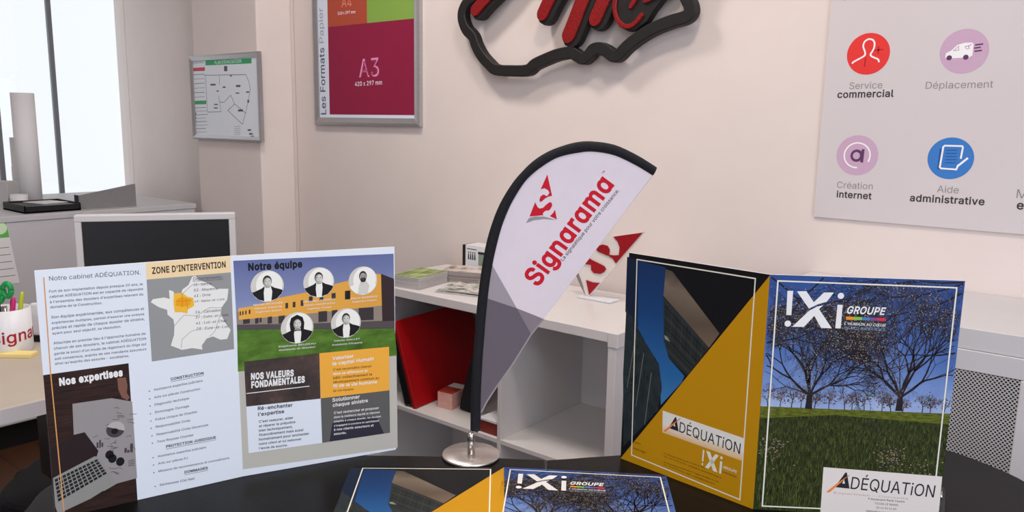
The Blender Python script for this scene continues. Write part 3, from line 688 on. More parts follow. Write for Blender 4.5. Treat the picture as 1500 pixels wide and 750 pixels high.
# ------------------------------------------------------------------ the left folder, standing open with its inside to the front
FO = Vector((-.932, .566, TZ + .0004)); LL = Vector((-1.0005, .350, TZ + .0004)); RR = Vector((-.8405, .768, TZ + .0004))
fi = standing('presentation_folder', 'standing open folder showing text pages, map and team page at left', FO, LL, RR)
lw, rw = (FO - LL).length, (RR - FO).length
S = cover(frame(LL, FO - LL, Z1), lw); c = S.crop(40, 360, 3.75); d = S.crop(40, 540, 3.57)
PGW = ink('page_white', (199, 203, 224)); S.flat([(0, 0), (lw, 0), (lw, FH), (0, FH)], PGW, 1)
S.text('Notre cabinet ADÉQUATION.', (120, 192), (622, 157), INKT, c, .004, lay=2)
PARA = [('Fort de son implantation depuis presque 20 ans, le', 120, 258, 634, 216), ('cabinet ADÉQUATION est en capacité de répondre', 122, 287, 636, 243), ("à l'ensemble des dossiers d'expertises relevant du", 124, 316, 637, 272), ('domaine de la Construction.', 126, 344, 412, 320),
        ('Son équipe expérimentée, aux compétences et', 132, 400, 642, 352), ('expériences multiples, permet d’assurer une analyse', 134, 430, 643, 380), ('précise et rapide de chaque dossier de sinistre,', 136, 460, 644, 408), ('ayant pour seul objectif, sa résolution.', 138, 488, 516, 449),
        ("Attachée en premier lieu à l'approche humaine de", 144, 542, 650, 488), ('chacun de ses dossiers, le cabinet ADÉQUATION', 146, 571, 652, 516), ('garde le souci d’un mode de règlement du litige qui', 148, 600, 653, 545), ('soit consensus, auprès de ses mandants assureurs', 150, 628, 654, 573), ('ainsi qu’auprès des assurés - sociétaires.', 152, 654, 560, 610)]
for tx, x0, y0, x1, y1 in PARA: S.text(tx, (x0, y0), (x1, y1), INKT, c, .02, lay=2)
S.poly([(650, 95), (1116, 56), (1118, 146), (655, 186)], ink('zone_cream', (212, 188, 158)), c, 2)
S.text("ZONE D'INTERVENTION", (686, 154), (1090, 118), ink('zone_text', (60, 48, 42)), c, .045, 0, .0078, 3)
S.poly([(655, 186), (1118, 146), (1136, 568), (684, 636)], ink('map_grey', (132, 132, 140)), c, 2)
FRANCE = [(905, 170), (922, 165), (945, 188), (990, 205), (1040, 236), (1105, 236), (1098, 296), (1066, 340), (1062, 372), (1085, 420), (1117, 462), (1098, 512), (1060, 516), (1020, 498), (985, 510), (958, 548), (962, 570), (905, 562), (850, 572), (788, 548), (806, 490), (808, 440), (802, 404), (770, 378), (768, 352), (724, 338), (678, 310), (690, 293), (752, 284), (782, 292), (778, 243), (802, 250), (806, 262), (845, 266), (852, 240), (885, 216)]
S.poly(FRANCE, ink('map_land', (206, 204, 212)), c, 3)
S.poly([(805, 262), (850, 258), (880, 280), (912, 287), (916, 330), (882, 350), (880, 372), (850, 365), (810, 365), (803, 320)], ink('map_yellow', (214, 164, 58)), c, 4)
S.poly([(820, 292), (850, 280), (900, 292), (892, 326), (850, 336), (815, 326)], ink('map_orange', (214, 140, 24)), c, 5)
GL = ink('map_line', (150, 150, 160))
for pts in ([(808, 440), (860, 380), (930, 385)], [(845, 560), (850, 515), (900, 470), (930, 460)], [(1000, 500), (1030, 470), (1060, 380)], [(850, 266), (905, 215), (990, 205)], [(930, 385), (1000, 340), (1066, 340)]): S.line(pts, .0007, GL, c, 4)
for pts in ([(850, 262), (852, 335)], [(812, 305), (905, 300)], [(880, 345), (872, 290)]): S.line(pts, .0006, ink('map_brown', (170, 120, 40)), c, 6)
S.text('Départements :', (910, 190), (1078, 178), INKT, c, .01, .1, lay=5); S.line([(908, 196), (1076, 184)], .0005, INKT, c, 5)
for tx, x, y, l in (('72 : Sarthe', 912, 222, 100), ('53 : Mayenne', 914, 252, 135), ('61 : Orne', 916, 282, 90), ('49 : Maine-et-Loire', 918, 312, 165), ('14 : Calvados', 922, 372, 140), ('37 : Indre-et-Loire', 924, 400, 180), ('41 : Loir-et-Cher', 926, 432, 170), ('28 : Eure-et-Loir', 928, 464, 180)): S.text(tx, (x, y), (x + l, y - l * .085), INKT, c, .008, .15, lay=5)
# the desk picture with paper and laptop
WOODP = mat('printed_dark_wood', (44, 28, 28), .38, spec=.13); _v = coords(WOODP, (1, 12, 1)); ramp(WOODP, noise(WOODP, _v, 30, 4, .6), [(.3, inkc((32, 22, 22))), (.6, inkc((50, 34, 33))), (.8, inkc((66, 46, 42)))])
pTL, pTR = c(92, 710), c(556, 645); pBR = d(578, 712)
S.flat([(0, pTL[1]), pTR, pBR, (0, .003)], WOODP, 2)
S.poly([(236, 184), (440, 154), (548, 172), (574, 572), (470, 600), (400, 640), (330, 560), (372, 430), (300, 332), (243, 346)], ink('desk_sheet', (134, 128, 136)), d, 3)
S.poly([(128, 412), (290, 336), (304, 340), (372, 434), (345, 456), (134, 566)], ink('laptop_lid', (38, 28, 32)), d, 4)
S.poly([(134, 572), (352, 458), (376, 462), (464, 596), (330, 680), (160, 760), (146, 720)], ink('laptop_deck', (128, 126, 130)), d, 4)
KEY = ink('laptop_keys', (34, 32, 36))
for r_ in range(6):
    for k in range(11):
        u0, v0 = (k + .1) / 11, (r_ + .12) / 6; u1, v1 = (k + .88) / 11, (r_ + .86) / 6
        Q = lambda u, v: (140 + (366 - 140) * u + (176 - 140) * 0 + v * (160 + (410 - 366 - 10) * u - 140), 578 + (470 - 578) * u + v * (700 - 578 + ((548 - 470) - (700 - 578)) * u))
        S.poly([Q(u0, v0), Q(u1, v0), Q(u1, v1), Q(u0, v1)], KEY, d, 5)
S.poly([(470, 50), (515, 46), (524, 90), (520, 126), (535, 150), (524, 166), (494, 150), (476, 110)], ink('printed_skin', (112, 78, 70)), d, 4)
SK = ink('sketch_grey', (62, 58, 66))
u = d(461, 318); S.oval(*u, .0105, .0105, SK, 4); S.oval(u[0], u[1], .0105, .0105, ink('sketch_light', (160, 154, 160)), 5, 20, -20, 150); S.oval(u[0] - .001, u[1] - .002, .004, .004, INKB, 5, 12)
for x, y, w_, h_ in ((362, 416, 10, 30), (376, 414, 9, 40), (388, 410, 9, 22), (508, 440, 12, 24), (522, 440, 12, 14), (538, 438, 14, 46)): S.poly([(x, y), (x + w_, y - 2), (x + w_, y - 2 - h_), (x, y - h_)], SK, d, 4)
for x, y in ((430, 450), (445, 470), (486, 486)): u = d(x, y); S.oval(*u, .005, .006, INKB, 4, 9)
for cx_, cy_, R_ in ((466, 214, 14), (486, 262, 24), (486, 262, 14), (470, 556, 10)): S.line([(cx_ + R_ * math.cos(a), cy_ - R_ * math.sin(a) * .8) for a in [.4 + .35 * k for k in range(7)]], .0007, SK, d, 4)
for k in range(26):
    rr = random.Random(k + 40); x, y = rr.uniform(330, 540), rr.uniform(220, 560)
    if y > 380 and x < 410: x = 430 + (x - 330) * .3
    S.line([(x, y), (x + rr.uniform(10, 34), y - rr.uniform(-8, 10)), (x + rr.uniform(14, 38), y + rr.uniform(-14, 14))], .00055, SK, d, 4)
for k in range(4): S.line([(528, 482 + 9 * k), (560, 476 + 9 * k)], .0008, SK, d, 4)
S.text('Nos expertises', (168, 88), (500, 36), INKW, d, .085, 0, .0085, 5)
S.line([S.px(64, 406), S.px(74, 545), S.px(94, 752)], .0012, ink('orange_rule', (196, 138, 84)), raw=True, lay=6)
for tx, x, y, l, bd in (('CONSTRUCTION', 750, 62, 172, 1), ('Assistance expertise judiciaire', 662, 116, 255, 0), ('Avis sur pièces Construction', 664, 156, 240, 0), ('Diagnostic technique', 666, 194, 180, 0), ('Dommages Ouvrage', 668, 234, 178, 0), ('Police Unique de Chantier', 670, 272, 220, 0), ('Responsabilité Civile', 672, 310, 180, 0), ('Responsabilité Civile Décennale', 676, 350, 270, 0), ('Tous Risques Chantier', 678, 388, 192, 0), ('PROTECTION JURIDIQUE', 726, 414, 260, 1), ('Assistance expertise judiciaire', 682, 464, 252, 0), ('Avis sur pièces PJ', 684, 502, 155, 0), ('Missions de reconnaissance et contradictoire', 686, 542, 370, 0), ('DOMMAGES', 822, 548, 122, 1), ('Sécheresse (Cat Nat)', 692, 614, 182, 0)):
    S.text(tx, (x, y), (x + l, y - l * .19), INKD if bd else INKT, d, .05 if bd else .02, lay=2)
    if bd: S.line([(x, y + 7), (x + l, y + 7 - l * .19)], .0005, INKD, d, 2)
    else: u = d(x - 24, y + 2); S.oval(*u, .0008, .0008, INKD, 2, 8)
S.build_local('inside_page', fi)['label'] = 'inside page with text, map of France and laptop picture'

S = cover(frame(FO, RR - FO, Z1), rw); c = S.crop(330, 360, 5); d = S.crop(330, 500, 3.573)
S.flat([(0, 0), (rw, 0), (rw, FH), (0, FH)], PGW, 1)
S.poly([(70, 158), (896, 74), (902, 556), (92, 670)], ink('page_grey', (168, 164, 164)), d, 2)
SKY2 = ngrad('team_sky', [(0, (150, 160, 196)), (.5, (112, 120, 164)), (1, (82, 90, 142))], 1, .19, .31, nz=.3, nscale=10)
S.poly([(58, 110), (1232, 58), (1240, 610), (86, 620)], SKY2, c, 3)
ORG = ngrad('team_building', [(0, (206, 150, 70)), (1, (196, 142, 66))], 0, 0, .2, nz=.3, nscale=30)
S.poly([(95, 458), (210, 440), (212, 434), (370, 400), (372, 386), (590, 342), (800, 290), (800, 280), (1108, 205), (1150, 210), (1150, 437), (660, 492), (100, 542)], ORG, c, 4)
S.poly([(1140, 205), (1236, 242), (1240, 548), (1150, 552)], ink('team_dark_wall', (50, 38, 44)), c, 5)
S.poly([(80, 486), (100, 484), (100, 542), (660, 492), (1150, 437), (1150, 552), (600, 572), (85, 580)], ink('team_base', (128, 116, 112)), c, 4)
WIN = ink('team_window', (54, 48, 54))
for x, y, w_, h_ in ((105, 482, 10, 30), (124, 480, 10, 28), (146, 476, 10, 28), (172, 470, 12, 30), (440, 420, 20, 40), (494, 412, 20, 40), (552, 400, 20, 42), (612, 372, 28, 40), (690, 360, 28, 40), (778, 348, 30, 44), (876, 330, 40, 64), (880, 330, 30, 60)):
    S.poly([(x, y), (x + w_, y - 3), (x + w_, y - 3 + h_), (x, y + h_)], WIN, c, 5)
for x, y, w_, h_ in ((130, 540, 50, 34), (218, 532, 26, 40), (250, 530, 16, 34), (310, 522, 32, 50), (390, 515, 44, 56), (682, 482, 64, 78), (780, 474, 40, 60), (976, 456, 110, 92)):
    S.poly([(x, y), (x + w_, y - 6), (x + w_, y - 6 + h_), (x, y + h_)], WIN, c, 5)
S.poly([(85, 578), (600, 570), (1240, 546), (1240, 606), (86, 616)], ink('team_road', (74, 68, 74)), c, 5)
GR2 = mat('team_grass', (90, 130, 50), .38, spec=.13); _v = coords(GR2, (1, 2, 1)); ramp(GR2, noise(GR2, _v, 25, 5, .6), [(.3, inkc((52, 76, 30))), (.55, inkc((76, 108, 42))), (.75, inkc((100, 130, 60)))])
S.flat([c(86, 614), c(1240, 602), d(898, 74), d(66, 158)], GR2, 5)
S.text('Notre équipe', (168, 180), (564, 156), INKB, c, .07, 0, .0090, 6)
PORT = [ink('portrait%d' % k, v) for k, v in enumerate(((186, 182, 186), (146, 140, 142), (40, 38, 42), (28, 26, 30), (214, 212, 216), (92, 86, 90)))]
def disc_clip(S, pts, cu, cv, R):
    out = []
    for x, y in pts:
        dx, dy = x - cu, y - cv; l = math.hypot(dx, dy); k = min(1, R * .985 / l) if l else 1; out.append((cu + dx * k, cv + dy * k))
    return out
for cx_, cy_, R_, hair, beard, fem, open_ in ((308, 296, 116, 2, 0, 0, .7), (685, 268, 111, 3, 0, 0, .25), (1008, 256, 105, 3, 1, 0, 2), (527, 601, 115, 3, 0, 1, .3), (884, 566, 108, 2, 0, 2, .5)):
    u, v = c(cx_, cy_); R = abs(c(cx_, cy_ - R_)[1] - c(cx_, cy_ + R_)[1]) / 2
    q = lambda pts: [(u + x * R, v + y * R) for x, y in pts]; cl = lambda pts, m, lay: S.flat(disc_clip(S, q(pts), u, v, R), m, lay)
    S.oval(u, v, R, R, PORT[0], 7); S.oval(u + .12 * R, v + .06 * R, R * .8, R * .88, PORT[4], 8)
    cl([(-1, -.35), (-.78, -.30), (-.35, -.12), (-.15, .02), (.2, .02), (.42, -.12), (.8, -.25), (1, -.35), (.9, -.6), (.6, -.9), (0, -1), (-.6, -.9), (-.9, -.6)], PORT[3] if open_ < 2 else PORT[4], 9)
    cl([(-.16, .0), (.2, .0), (.2 + .12 * open_, -.35), (.14 + .1 * open_, -1), (-.14 - .12 * open_, -1), (-.2 - .05 * open_, -.4)], PORT[4] if open_ < 2 else PORT[0], 10)
    if fem == 1: cl([(-.42, -.12), (-.46, .3), (-.36, .66), (0, .84), (.34, .66), (.44, .3), (.40, -.1), (.25, -.2), (-.28, -.2)], PORT[3], 10)
    S.flat(q([(-.12, -.1), (.14, -.1), (.16, .15), (-.14, .15)]), PORT[1], 11)
    S.oval(u, v + .32 * R, .27 * R, .36 * R, PORT[hair], 11)
    S.oval(u + .01 * R, v + .24 * R, .235 * R, .315 * R, PORT[1], 12); S.oval(u + .05 * R, v + .25 * R, .18 * R, .26 * R, PORT[0] if not beard else PORT[1], 13)
    if beard: S.oval(u + .01 * R, v + .08 * R, .2 * R, .17 * R, PORT[2], 14)
    if fem == 1: S.flat(q([(-.26, .2), (-.2, .5), (.05, .62), (.2, .5), (.26, .25), (.3, .6), (.05, .76), (-.25, .68)]), PORT[3], 14)
    for sx in (-.09, .12): S.oval(u + sx * R, v + .32 * R, .05 * R, .018 * R, PORT[3], 15, 8)
    S.flat(q([(.0, .30), (.03, .17), (-.03, .17)]), PORT[1], 15); S.flat(q([(-.08, .09), (.1, .09), (.06, .06), (-.05, .06)]), PORT[5], 15)
for tx, x, y, l in (('Michel BEUCHER', 206, 440, 214), ('Gérant Associé', 214, 466, 200), ('Ingénieur Expert', 220, 492, 192), ('Sébastien GARNIER', 568, 416, 238), ('Expert Construction', 580, 442, 222), ('Ingénieur Conseil', 602, 468, 176), ('Pierre BARBIER', 918, 392, 194), ('Ingénieur Expert', 930, 416, 176), ('Stéphanie BEUZEAU', 388, 744, 274), ('Cécile GALLET', 796, 702, 190), ("Assistante d'Experts", 780, 732, 222)): S.text(tx, (x, y), (x + l, y - l * .09), INKW, c, .014, cap=.0023, lay=16)
S.text('Assistante de direction', (280, 50), (470, 32), INKW, d, .014, cap=.0023, lay=16)
DKP = nmat('tile_dark_photo', [(.35, inkc((38, 30, 32))), (.6, inkc((62, 48, 46))), (.75, inkc((86, 68, 62)))], (1, 1, 1), 30, .38)
S.poly([(98, 106), (492, 62), (498, 300), (110, 342)], DKP, d, 6)
S.poly([(492, 62), (857, 28), (859, 256), (500, 298)], ink('tile_orange', (214, 152, 62)), d, 6)
S.poly([(110, 341), (498, 299), (507, 531), (122, 585)], PGW, d, 6)
S.poly([(500, 298), (859, 256), (862, 478), (507, 531)], ink('tile_grey', (84, 82, 86)), d, 6)
S.poly([(560, 430), (640, 400), (790, 390), (830, 482), (545, 524)], ink('tile_navy', (44, 42, 56)), d, 7)
S.text('NOS VALEURS', (134, 200), (358, 180), INKW, d, .075, 0, .0085, 8); S.text('FONDAMENTALES', (136, 243), (416, 213), INKW, d, .075, 0, .0085, 8); S.line([(110, 273), (440, 234)], .0011, INKW, d, 8)
S.text('Ré-enchanter', (170, 360), (352, 341), INKD, d, .04, lay=8); S.text("l'expertise", (172, 391), (308, 374), INKD, d, .04, lay=8)
for k, (tx, l) in enumerate((("C'est rassurer, aider", 180), ('et réparer le préjudice', 190), ('bien techniquement,', 176), ('financièrement mais aussi', 232), ('humainement pour enchanter', 262), ('notre client et lui redonner', 222), ("l'envie de sourire.", 150))): S.text(tx, (176, 426 + 23.3 * k), (176 + l, 426 + 23.3 * k - l * .12), INKD, d, .03, lay=8)
S.text('Valoriser', (560, 98), (672, 84), INKW, d, .03, lay=8); S.text('le capital Humain', (562, 126), (776, 98), INKW, d, .03, lay=8)
BRT = ink('tile_brown_text', (112, 72, 20))
for k, (tx, l) in enumerate((("C'est reconnaître chacun", 200), ('dans sa différence et', 180), ('bâtir collectivement le', 204), ('développement commun au', 240), ('fil de la vie humaine', 230), ('de nos équipes.', 110))): S.text(tx, (564, 154 + 22 * k), (564 + l, 154 + 22 * k - l * .1), INKW if k in (1, 4) else BRT, d, .03, lay=8)
S.text('Solutionner', (560, 316), (704, 297), INKW, d, .03, lay=8); S.text('chaque sinistre', (562, 343), (746, 317), INKW, d, .03, lay=8)
for k, (tx, l) in enumerate((("C'est rechercher et proposer", 236), ('dans la meilleure équité la réponse', 240), ('adaptée à chaque dossier, les équipes', 246), ("s'engagent à conclure en satisfaisant", 236), ('à nos clients assureurs et', 208), ('assurés.', 66))): S.text(tx, (568, 380 + 22 * k), (568 + l, 380 + 22 * k - l * .115), INKW, d, .022, lay=8)
S.build_local('inside_page', fi)['label'] = 'inside page with team portraits and values'

# ------------------------------------------------------------------ teardrop table flag
fb = onz(690, 668, TZ); fn = Vector((-fb.x, -fb.y, 0)).normalized()
tf = thing('table_flag', 'small teardrop flag with red lettering and black curved sleeve on the table', 'flag', (fb.x, fb.y, TZ))
MF = frame(fb, Vector((0, 0, 1)).cross(fn), (0, 0, 1))          # x right, y up, z towards the camera
BRUSH = mat('brushed_steel', (196, 190, 186), .26, .9); BRUSH.node_tree.nodes['Principled BSDF'].inputs['Anisotropic'].default_value = .6
_N, _L, _b = nodes(BRUSH); _tg = _N.new('ShaderNodeTangent'); _tg.direction_type = 'RADIAL'; _tg.axis = 'Z'; _L.new(_tg.outputs[0], _b.inputs['Tangent'])
bp_ = MB().lathe([(0, 0), (.0405, 0), (.0432, .001), (.0432, .0035), (.042, .0045), (0, .0045)], BRUSH, fb, 64).build('base_plate', tf)
MB().lathe([(.0055, .0045), (.0055, .036), (.0048, .037), (0, .037)], CHROME, (fb.x, fb.y, TZ), 20).build('socket', bp_)
S = Sheet(MF); a = S.px(690, 655)
outer = [(689, 630), (689.5, 590), (692, 540), (695.5, 490), (699, 445), (704, 405), (710, 367), (719, 332), (732, 299), (750, 269), (766, 250), (782, 235), (799, 224), (817, 216), (843, 208.5), (867, 207), (900, 212), (933, 227), (962, 245)]
inner = [(704, 630), (704, 590), (706, 540), (709.5, 490), (713.5, 445), (719, 402), (726, 366), (735, 332), (748, 300), (766, 270), (781, 254), (797, 242), (812, 233), (826, 228), (843, 224.5), (867, 222), (900, 227.5), (933, 243), (956, 257)]
O = [S.px(*p) for p in outer]; I = [S.px(*p) for p in inner]
def dense(P, n=4):
    out = []
    for i in range(len(P) - 1):
        p0, p1, p2, p3 = (Vector(P[max(0, min(len(P) - 1, i + k))]) for k in (-1, 0, 1, 2))
        for k in range(n):
            t = k / n; out.append(tuple(.5 * ((2 * p1) + (p2 - p0) * t + (2 * p0 - 5 * p1 + 4 * p2 - p3) * t * t + (3 * p1 - p0 - 3 * p2 + p3) * t ** 3)))
    return out + [tuple(P[-1])]
Od, Id = dense(O), dense(I)
q = MB(MF); vs = []; fs = []; K = 9
for (ox, oy), (ix, iy) in zip(Od, Id):                     # sleeve: a flattened tube around the bent pole
    for k in range(K * 2):
        a = math.pi * 2 * k / (K * 2); s = .5 - .5 * math.cos(a); th = .0058 * math.sin(a)
        vs.append((ox + (ix - ox) * s, oy + (iy - oy) * s, th))
n2 = K * 2
for i in range(len(Od) - 1):
    for k in range(n2): k2 = (k + 1) % n2; fs.append((i * n2 + k, i * n2 + k2, (i + 1) * n2 + k2, (i + 1) * n2 + k))
fs.append(list(range(n2))); fs.append([(len(Od) - 1) * n2 + k for k in range(n2)][::-1])
q.add(vs, fs, BLACKF, True); q.build('sleeve', tf)
mid = [((o[0] + i[0]) / 2, (o[1] + i[1]) / 2, 0) for o, i in zip(Od, Id)]
MB(MF).tube([(0, .037, 0), (mid[0][0], mid[0][1] - .002, 0), mid[2]], .0042, CHROME, 12).build('pole', tf)
# banner cloth
FW_ = nmat('flag_white', [(.3, inkc((196, 184, 202))), (.7, inkc((198, 186, 204)))], (1, 1, 1), 60, .8, 2)
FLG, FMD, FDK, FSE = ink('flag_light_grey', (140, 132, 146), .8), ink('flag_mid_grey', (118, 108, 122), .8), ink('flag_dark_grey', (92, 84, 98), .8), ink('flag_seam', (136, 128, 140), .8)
S = Sheet(MF); e = S.px
outline = [(702, 628), (705, 604), (714, 587), (727, 567), (752, 532), (778, 490), (796, 468), (830, 423), (870, 368), (956, 257)]
right_ = [e(*p) for p in outline]
back_in = Id[::-1]
shape = [tuple(p) for p in right_] + [tuple(p) for p in back_in[1:]]
S.prism(shape, -.0011, -.0004, FW_)
Z = 2
S.poly([(956, 256), (796, 467), (757, 451.5), (721, 388)] + [tuple(p) for p in inner[6:19]], FW_, None, Z)
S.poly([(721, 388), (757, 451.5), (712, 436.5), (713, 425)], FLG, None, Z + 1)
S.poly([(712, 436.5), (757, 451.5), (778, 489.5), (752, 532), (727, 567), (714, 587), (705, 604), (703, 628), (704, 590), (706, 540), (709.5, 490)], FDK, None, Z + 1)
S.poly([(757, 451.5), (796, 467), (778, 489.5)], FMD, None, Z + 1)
hem = [(956, 257), (870, 368), (830, 423), (796, 468), (778, 490), (752, 532), (727, 567), (714, 587), (705, 604)]
S.line(hem[3:], .0022, FSE, lay=Z + 3); S.line([(h[0] - 2.5, h[1] - 1.5) for h in hem[:4]], .0006, ink('flag_stitch', (196, 190, 204), .8), lay=Z + 2)
c = S.crop(700, 200, 3)
SRED = ink('flag_red', (176, 26, 44), .7)
S.text('Signɑrɑmɑ' if FONT else 'Signarama', (262, 662), (598, 212), SRED, c, .046, 0, .0262, lay=Z + 2)
S.text('La signalétique pour votre croissance.', (374, 548), (622, 238), ink('flag_black', (34, 28, 40), .7), c, .012, lay=Z + 2)
S.text('™', (560, 172), (569, 160), SRED, c, .01, lay=Z + 2)
c = S.crop(765, 250, 9.375)
S.poly([(345, 52), (410, 346), (365, 355), (320, 378), (270, 420), (245, 432), (235, 400), (250, 355), (285, 328), (315, 335), (330, 350), (352, 338), (374, 300), (350, 265), (305, 242), (252, 256)], SRED, c, Z + 2)
S.poly([(178, 432), (98, 630), (290, 612), (282, 590), (305, 560), (335, 545), (355, 552), (385, 530), (412, 480), (405, 440), (375, 432), (330, 465), (285, 510), (240, 520), (210, 500)], SRED, c, Z + 2)
S.poly([(450, 532), (476, 670), (378, 625), (425, 580)], SRED, c, Z + 2)
S.poly([(50, 722), (92, 650), (180, 628), (300, 630), (472, 676), (400, 673), (300, 665), (160, 682)], ink('flag_swoosh', (132, 128, 140), .7), c, Z + 2)
S.build('banner', tf)

# ------------------------------------------------------------------ things on the shelving unit
def sheet_box(px_pts, z, h):
    return [onz(x, y, z) for x, y in px_pts]
A, Bq, Cq = onz(580, 420, TOP), onz(613.5, 425, TOP), onz(654.6, 413, TOP)
U = (A - Bq).normalized(); V = (Cq - Bq).normalized(); V = (V - U * V.dot(U)).normalized()
LW, LL_ = .10, min(.21, (Cq - Bq).length)
Mst = frame(Bq, U, V)
if (Mst.to_3x3() @ Vector((0, 0, 1))).z < 0: Mst = frame(Bq, V, U); LW, LL_ = LL_, LW
EDGE = nmat('paper_edge', [(.3, (176, 170, 168)), (.7, (206, 202, 202))], (1, 1, 400), 8, .7)
GCOV = nmat('brochure_green', [(.34, (44, 64, 26)), (.46, (112, 136, 48)), (.58, (150, 170, 78)), (.72, (214, 222, 190))], (3, 1, 1), 16, .3, 3)
rnd = random.Random(11); NB = 13; hz = .034 / NB
def booklet(M, w_, l_, h_, cov, edge, name, label, cat, group):
    q = MB(M); q.box((0, 0, 0), (w_, l_, h_), edge, .0006 if h_ > .0016 else 0, seg=1)
    S = Sheet(M); q.add([(.0004, .0004, h_ + 4e-5), (w_ - .0004, .0004, h_ + 4e-5), (w_ - .0004, l_ - .0004, h_ + 4e-5), (.0004, l_ - .0004, h_ + 4e-5)], [(0, 1, 2, 3)], cov)
    return q.build(name, label=label, cat=cat, group=group)
for k in range(NB):
    M = Matrix.Translation((0, 0, k * hz)) @ Mst @ Matrix.Translation((rnd.uniform(0, .0012), rnd.uniform(0, .0012), 0))
    top = k == NB - 1
    booklet(M, LW, LL_, hz - .0001, GCOV, EDGE, 'brochure', 'topmost green covered brochure of the stack on the white shelf' if top else 'brochure lower in the green topped stack on the white shelf', 'brochure', 'brochures stacked on the white shelf')
gs = Mst @ Vector((LW * .72, LL_ * .55, .0345))
a = onz(643.5, 411.5, TOP); b = onz(712, 417, TOP); U = Vector((1, 0, 0)); M0 = frame((a.x, a.y, TOP), (b - a), Vector((-(b - a).y, (b - a).x, 0)))
BCOV = nmat('brochure_beige', [(.35, (120, 88, 76)), (.5, (206, 194, 186)), (.7, (222, 214, 208))], (1, 1, 1), 16, .4, 3)
NC = 12; hz = .033 / NC
for k in range(NC):
    M = M0 @ Matrix.Translation((rnd.uniform(0, .003), rnd.uniform(0, .003), k * hz)); top = k == NC - 1
    booklet(M, .21, .105, hz - .0001, BCOV if top else EDGE, nmat('paper_edge_brown', [(.3, (132, 120, 116)), (.7, (176, 166, 160))], (1, 1, 400), 8, .7), 'leaflet', 'topmost beige leaflet of the wide stack behind the green brochures' if top else 'leaflet lower in the wide stack behind the green brochures', 'leaflet', 'leaflets stacked behind the green brochures')
MAGC = nmat('magazine_print', [(.32, (46, 52, 44)), (.42, (128, 136, 122)), (.5, (206, 204, 198)), (.6, (216, 212, 206)), (.66, (160, 88, 66)), (.76, (70, 60, 56))], (1, 2.2, 1), 16, .3, 3)
a = onz(637, 428, TOP); b = onz(706, 436, TOP); d_ = Vector((b.x - a.x, b.y - a.y, 0))
for k, lb in enumerate(('bottom loose magazine beside the green brochure stack', 'middle loose magazine beside the green brochure stack', 'top loose magazine with coloured cover beside the green brochure stack')):
    M = frame((a.x, a.y, TOP + .0036 * k), d_, Vector((-d_.y, d_.x, 0))) @ Matrix.Rotation(math.radians((0, 4, -3)[k]), 4, 'Z') @ Matrix.Translation((.004 * k, .003 * k, 0))
    booklet(M, .17, .12, .0034, MAGC, EDGE, 'magazine', lb, 'magazine', 'loose magazines on the white shelf')
# small printed box and clear card holder
bxp = ony(678.5, 386, 1.85)
bx = thing('card_box', 'small white printed box with black side panel at the wall', 'box', (bxp.x + .05, 1.87, TOP))
x0 = bxp.x; q = MB(); q.box((x0 + .014, 1.845, TOP), (x0 + .12, 1.905, TOP + .092), WHITEP, .001); q.build('box_body', bx)
MB().box((x0, 1.846, TOP), (x0 + .0135, 1.905, TOP + .09), BLACKP, .001).build('side_plate', bx)
S = Sheet(frame((x0 + .014, 1.8449, TOP), (1, 0, 0), (0, 0, 1)))
for k in range(4):
    u = .014 + .009 * k; S.oval(u, .068, .0028, .0028, INKT, 1, 10); S.flat([(u - .003, .045), (u + .003, .045), (u + .002, .064), (u - .002, .064)], INKD, 1)
S.line([(.006, .079), (.048, .079)], .003, INKT, raw=True); S.flat([(.056, .03), (.10, .03), (.10, .066), (.056, .066)], ink('box_screen', (120, 132, 126)), 1); S.flat([(.054, .066), (.102, .066), (.102, .074), (.054, .074)], INKD, 1)
S.line([(.02, .022), (.048, .022)], .004, INKT, raw=True)
S.build('printed_face', bx)
a = onz(696, 418, TOP + .0075); hd = thing('card_holder', 'small clear plastic card holder partly behind the flag sleeve', 'holder', (a.x, a.y, TOP))
# ------------------------------------------------------------------ red S mark on a white stand
tip = onz(866, 437, TOP)
MS = frame((tip.x, tip.y, TOP), Vector((1, 0, 0)), (0, 0, 1)); SSh = Sheet(MS); c = SSh.crop(830, 320, 6.25)
st = thing('logo_stand', 'upright red and white triangular S mark on a white foot on the shelf', 'sign', (tip.x, tip.y, TOP))
b0, b1 = onz(848, 435.5, TOP), onz(897, 444, TOP)
MB().box((b0.x, tip.y - .022, TOP), (b1.x, tip.y + .022, TOP + .006), WHITEP, .0015).build('foot', st)
ACW = mat('acrylic_white', (226, 219, 212), .3); LR = nmat('lacquer_red', [(.3, (146, 10, 22)), (.7, (160, 14, 28))], (1, 1, 1), 60, .35, 2)
plate = SSh.uv([(716, 120), (470, 418), (320, 588), (214, 722), (176, 690), (160, 600), (105, 470), (60, 420), (180, 300), (300, 196), (432, 160)], c)
plate = [(u, max(v, .0055)) for u, v in plate]
pt_ = MB(MS).prism(plate, -.004, .004, ACW, bev=.0008).build('plate', st)
for nm, P in (('red_piece', [(440, 165), (707, 127), (462, 408), (436, 366), (385, 335), (400, 330), (450, 336), (490, 332), (498, 262), (478, 208)]),
              ('red_piece', [(282, 280), (300, 248), (340, 236), (385, 248), (405, 285), (400, 328), (382, 337), (340, 318), (300, 302)]),
              ('red_piece', [(200, 352), (162, 412), (235, 424), (236, 470), (262, 498), (320, 505), (355, 488), (371, 462), (357, 436), (320, 415), (255, 384)]),
              ('red_piece', [(190, 562), (250, 582), (313, 588), (217, 696)])):
    MB(MS).prism(SSh.uv(P, c), .0042, .0075, LR, bev=.0005).build(nm, pt_)
MB(MS).prism([(u, max(v, .0062)) for u, v in SSh.uv([(90, 506), (108, 480), (140, 560), (178, 690), (150, 640)], c)], .0042, .0062, mat('swoosh_grey', (128, 122, 120), .4)).build('swoosh', st)
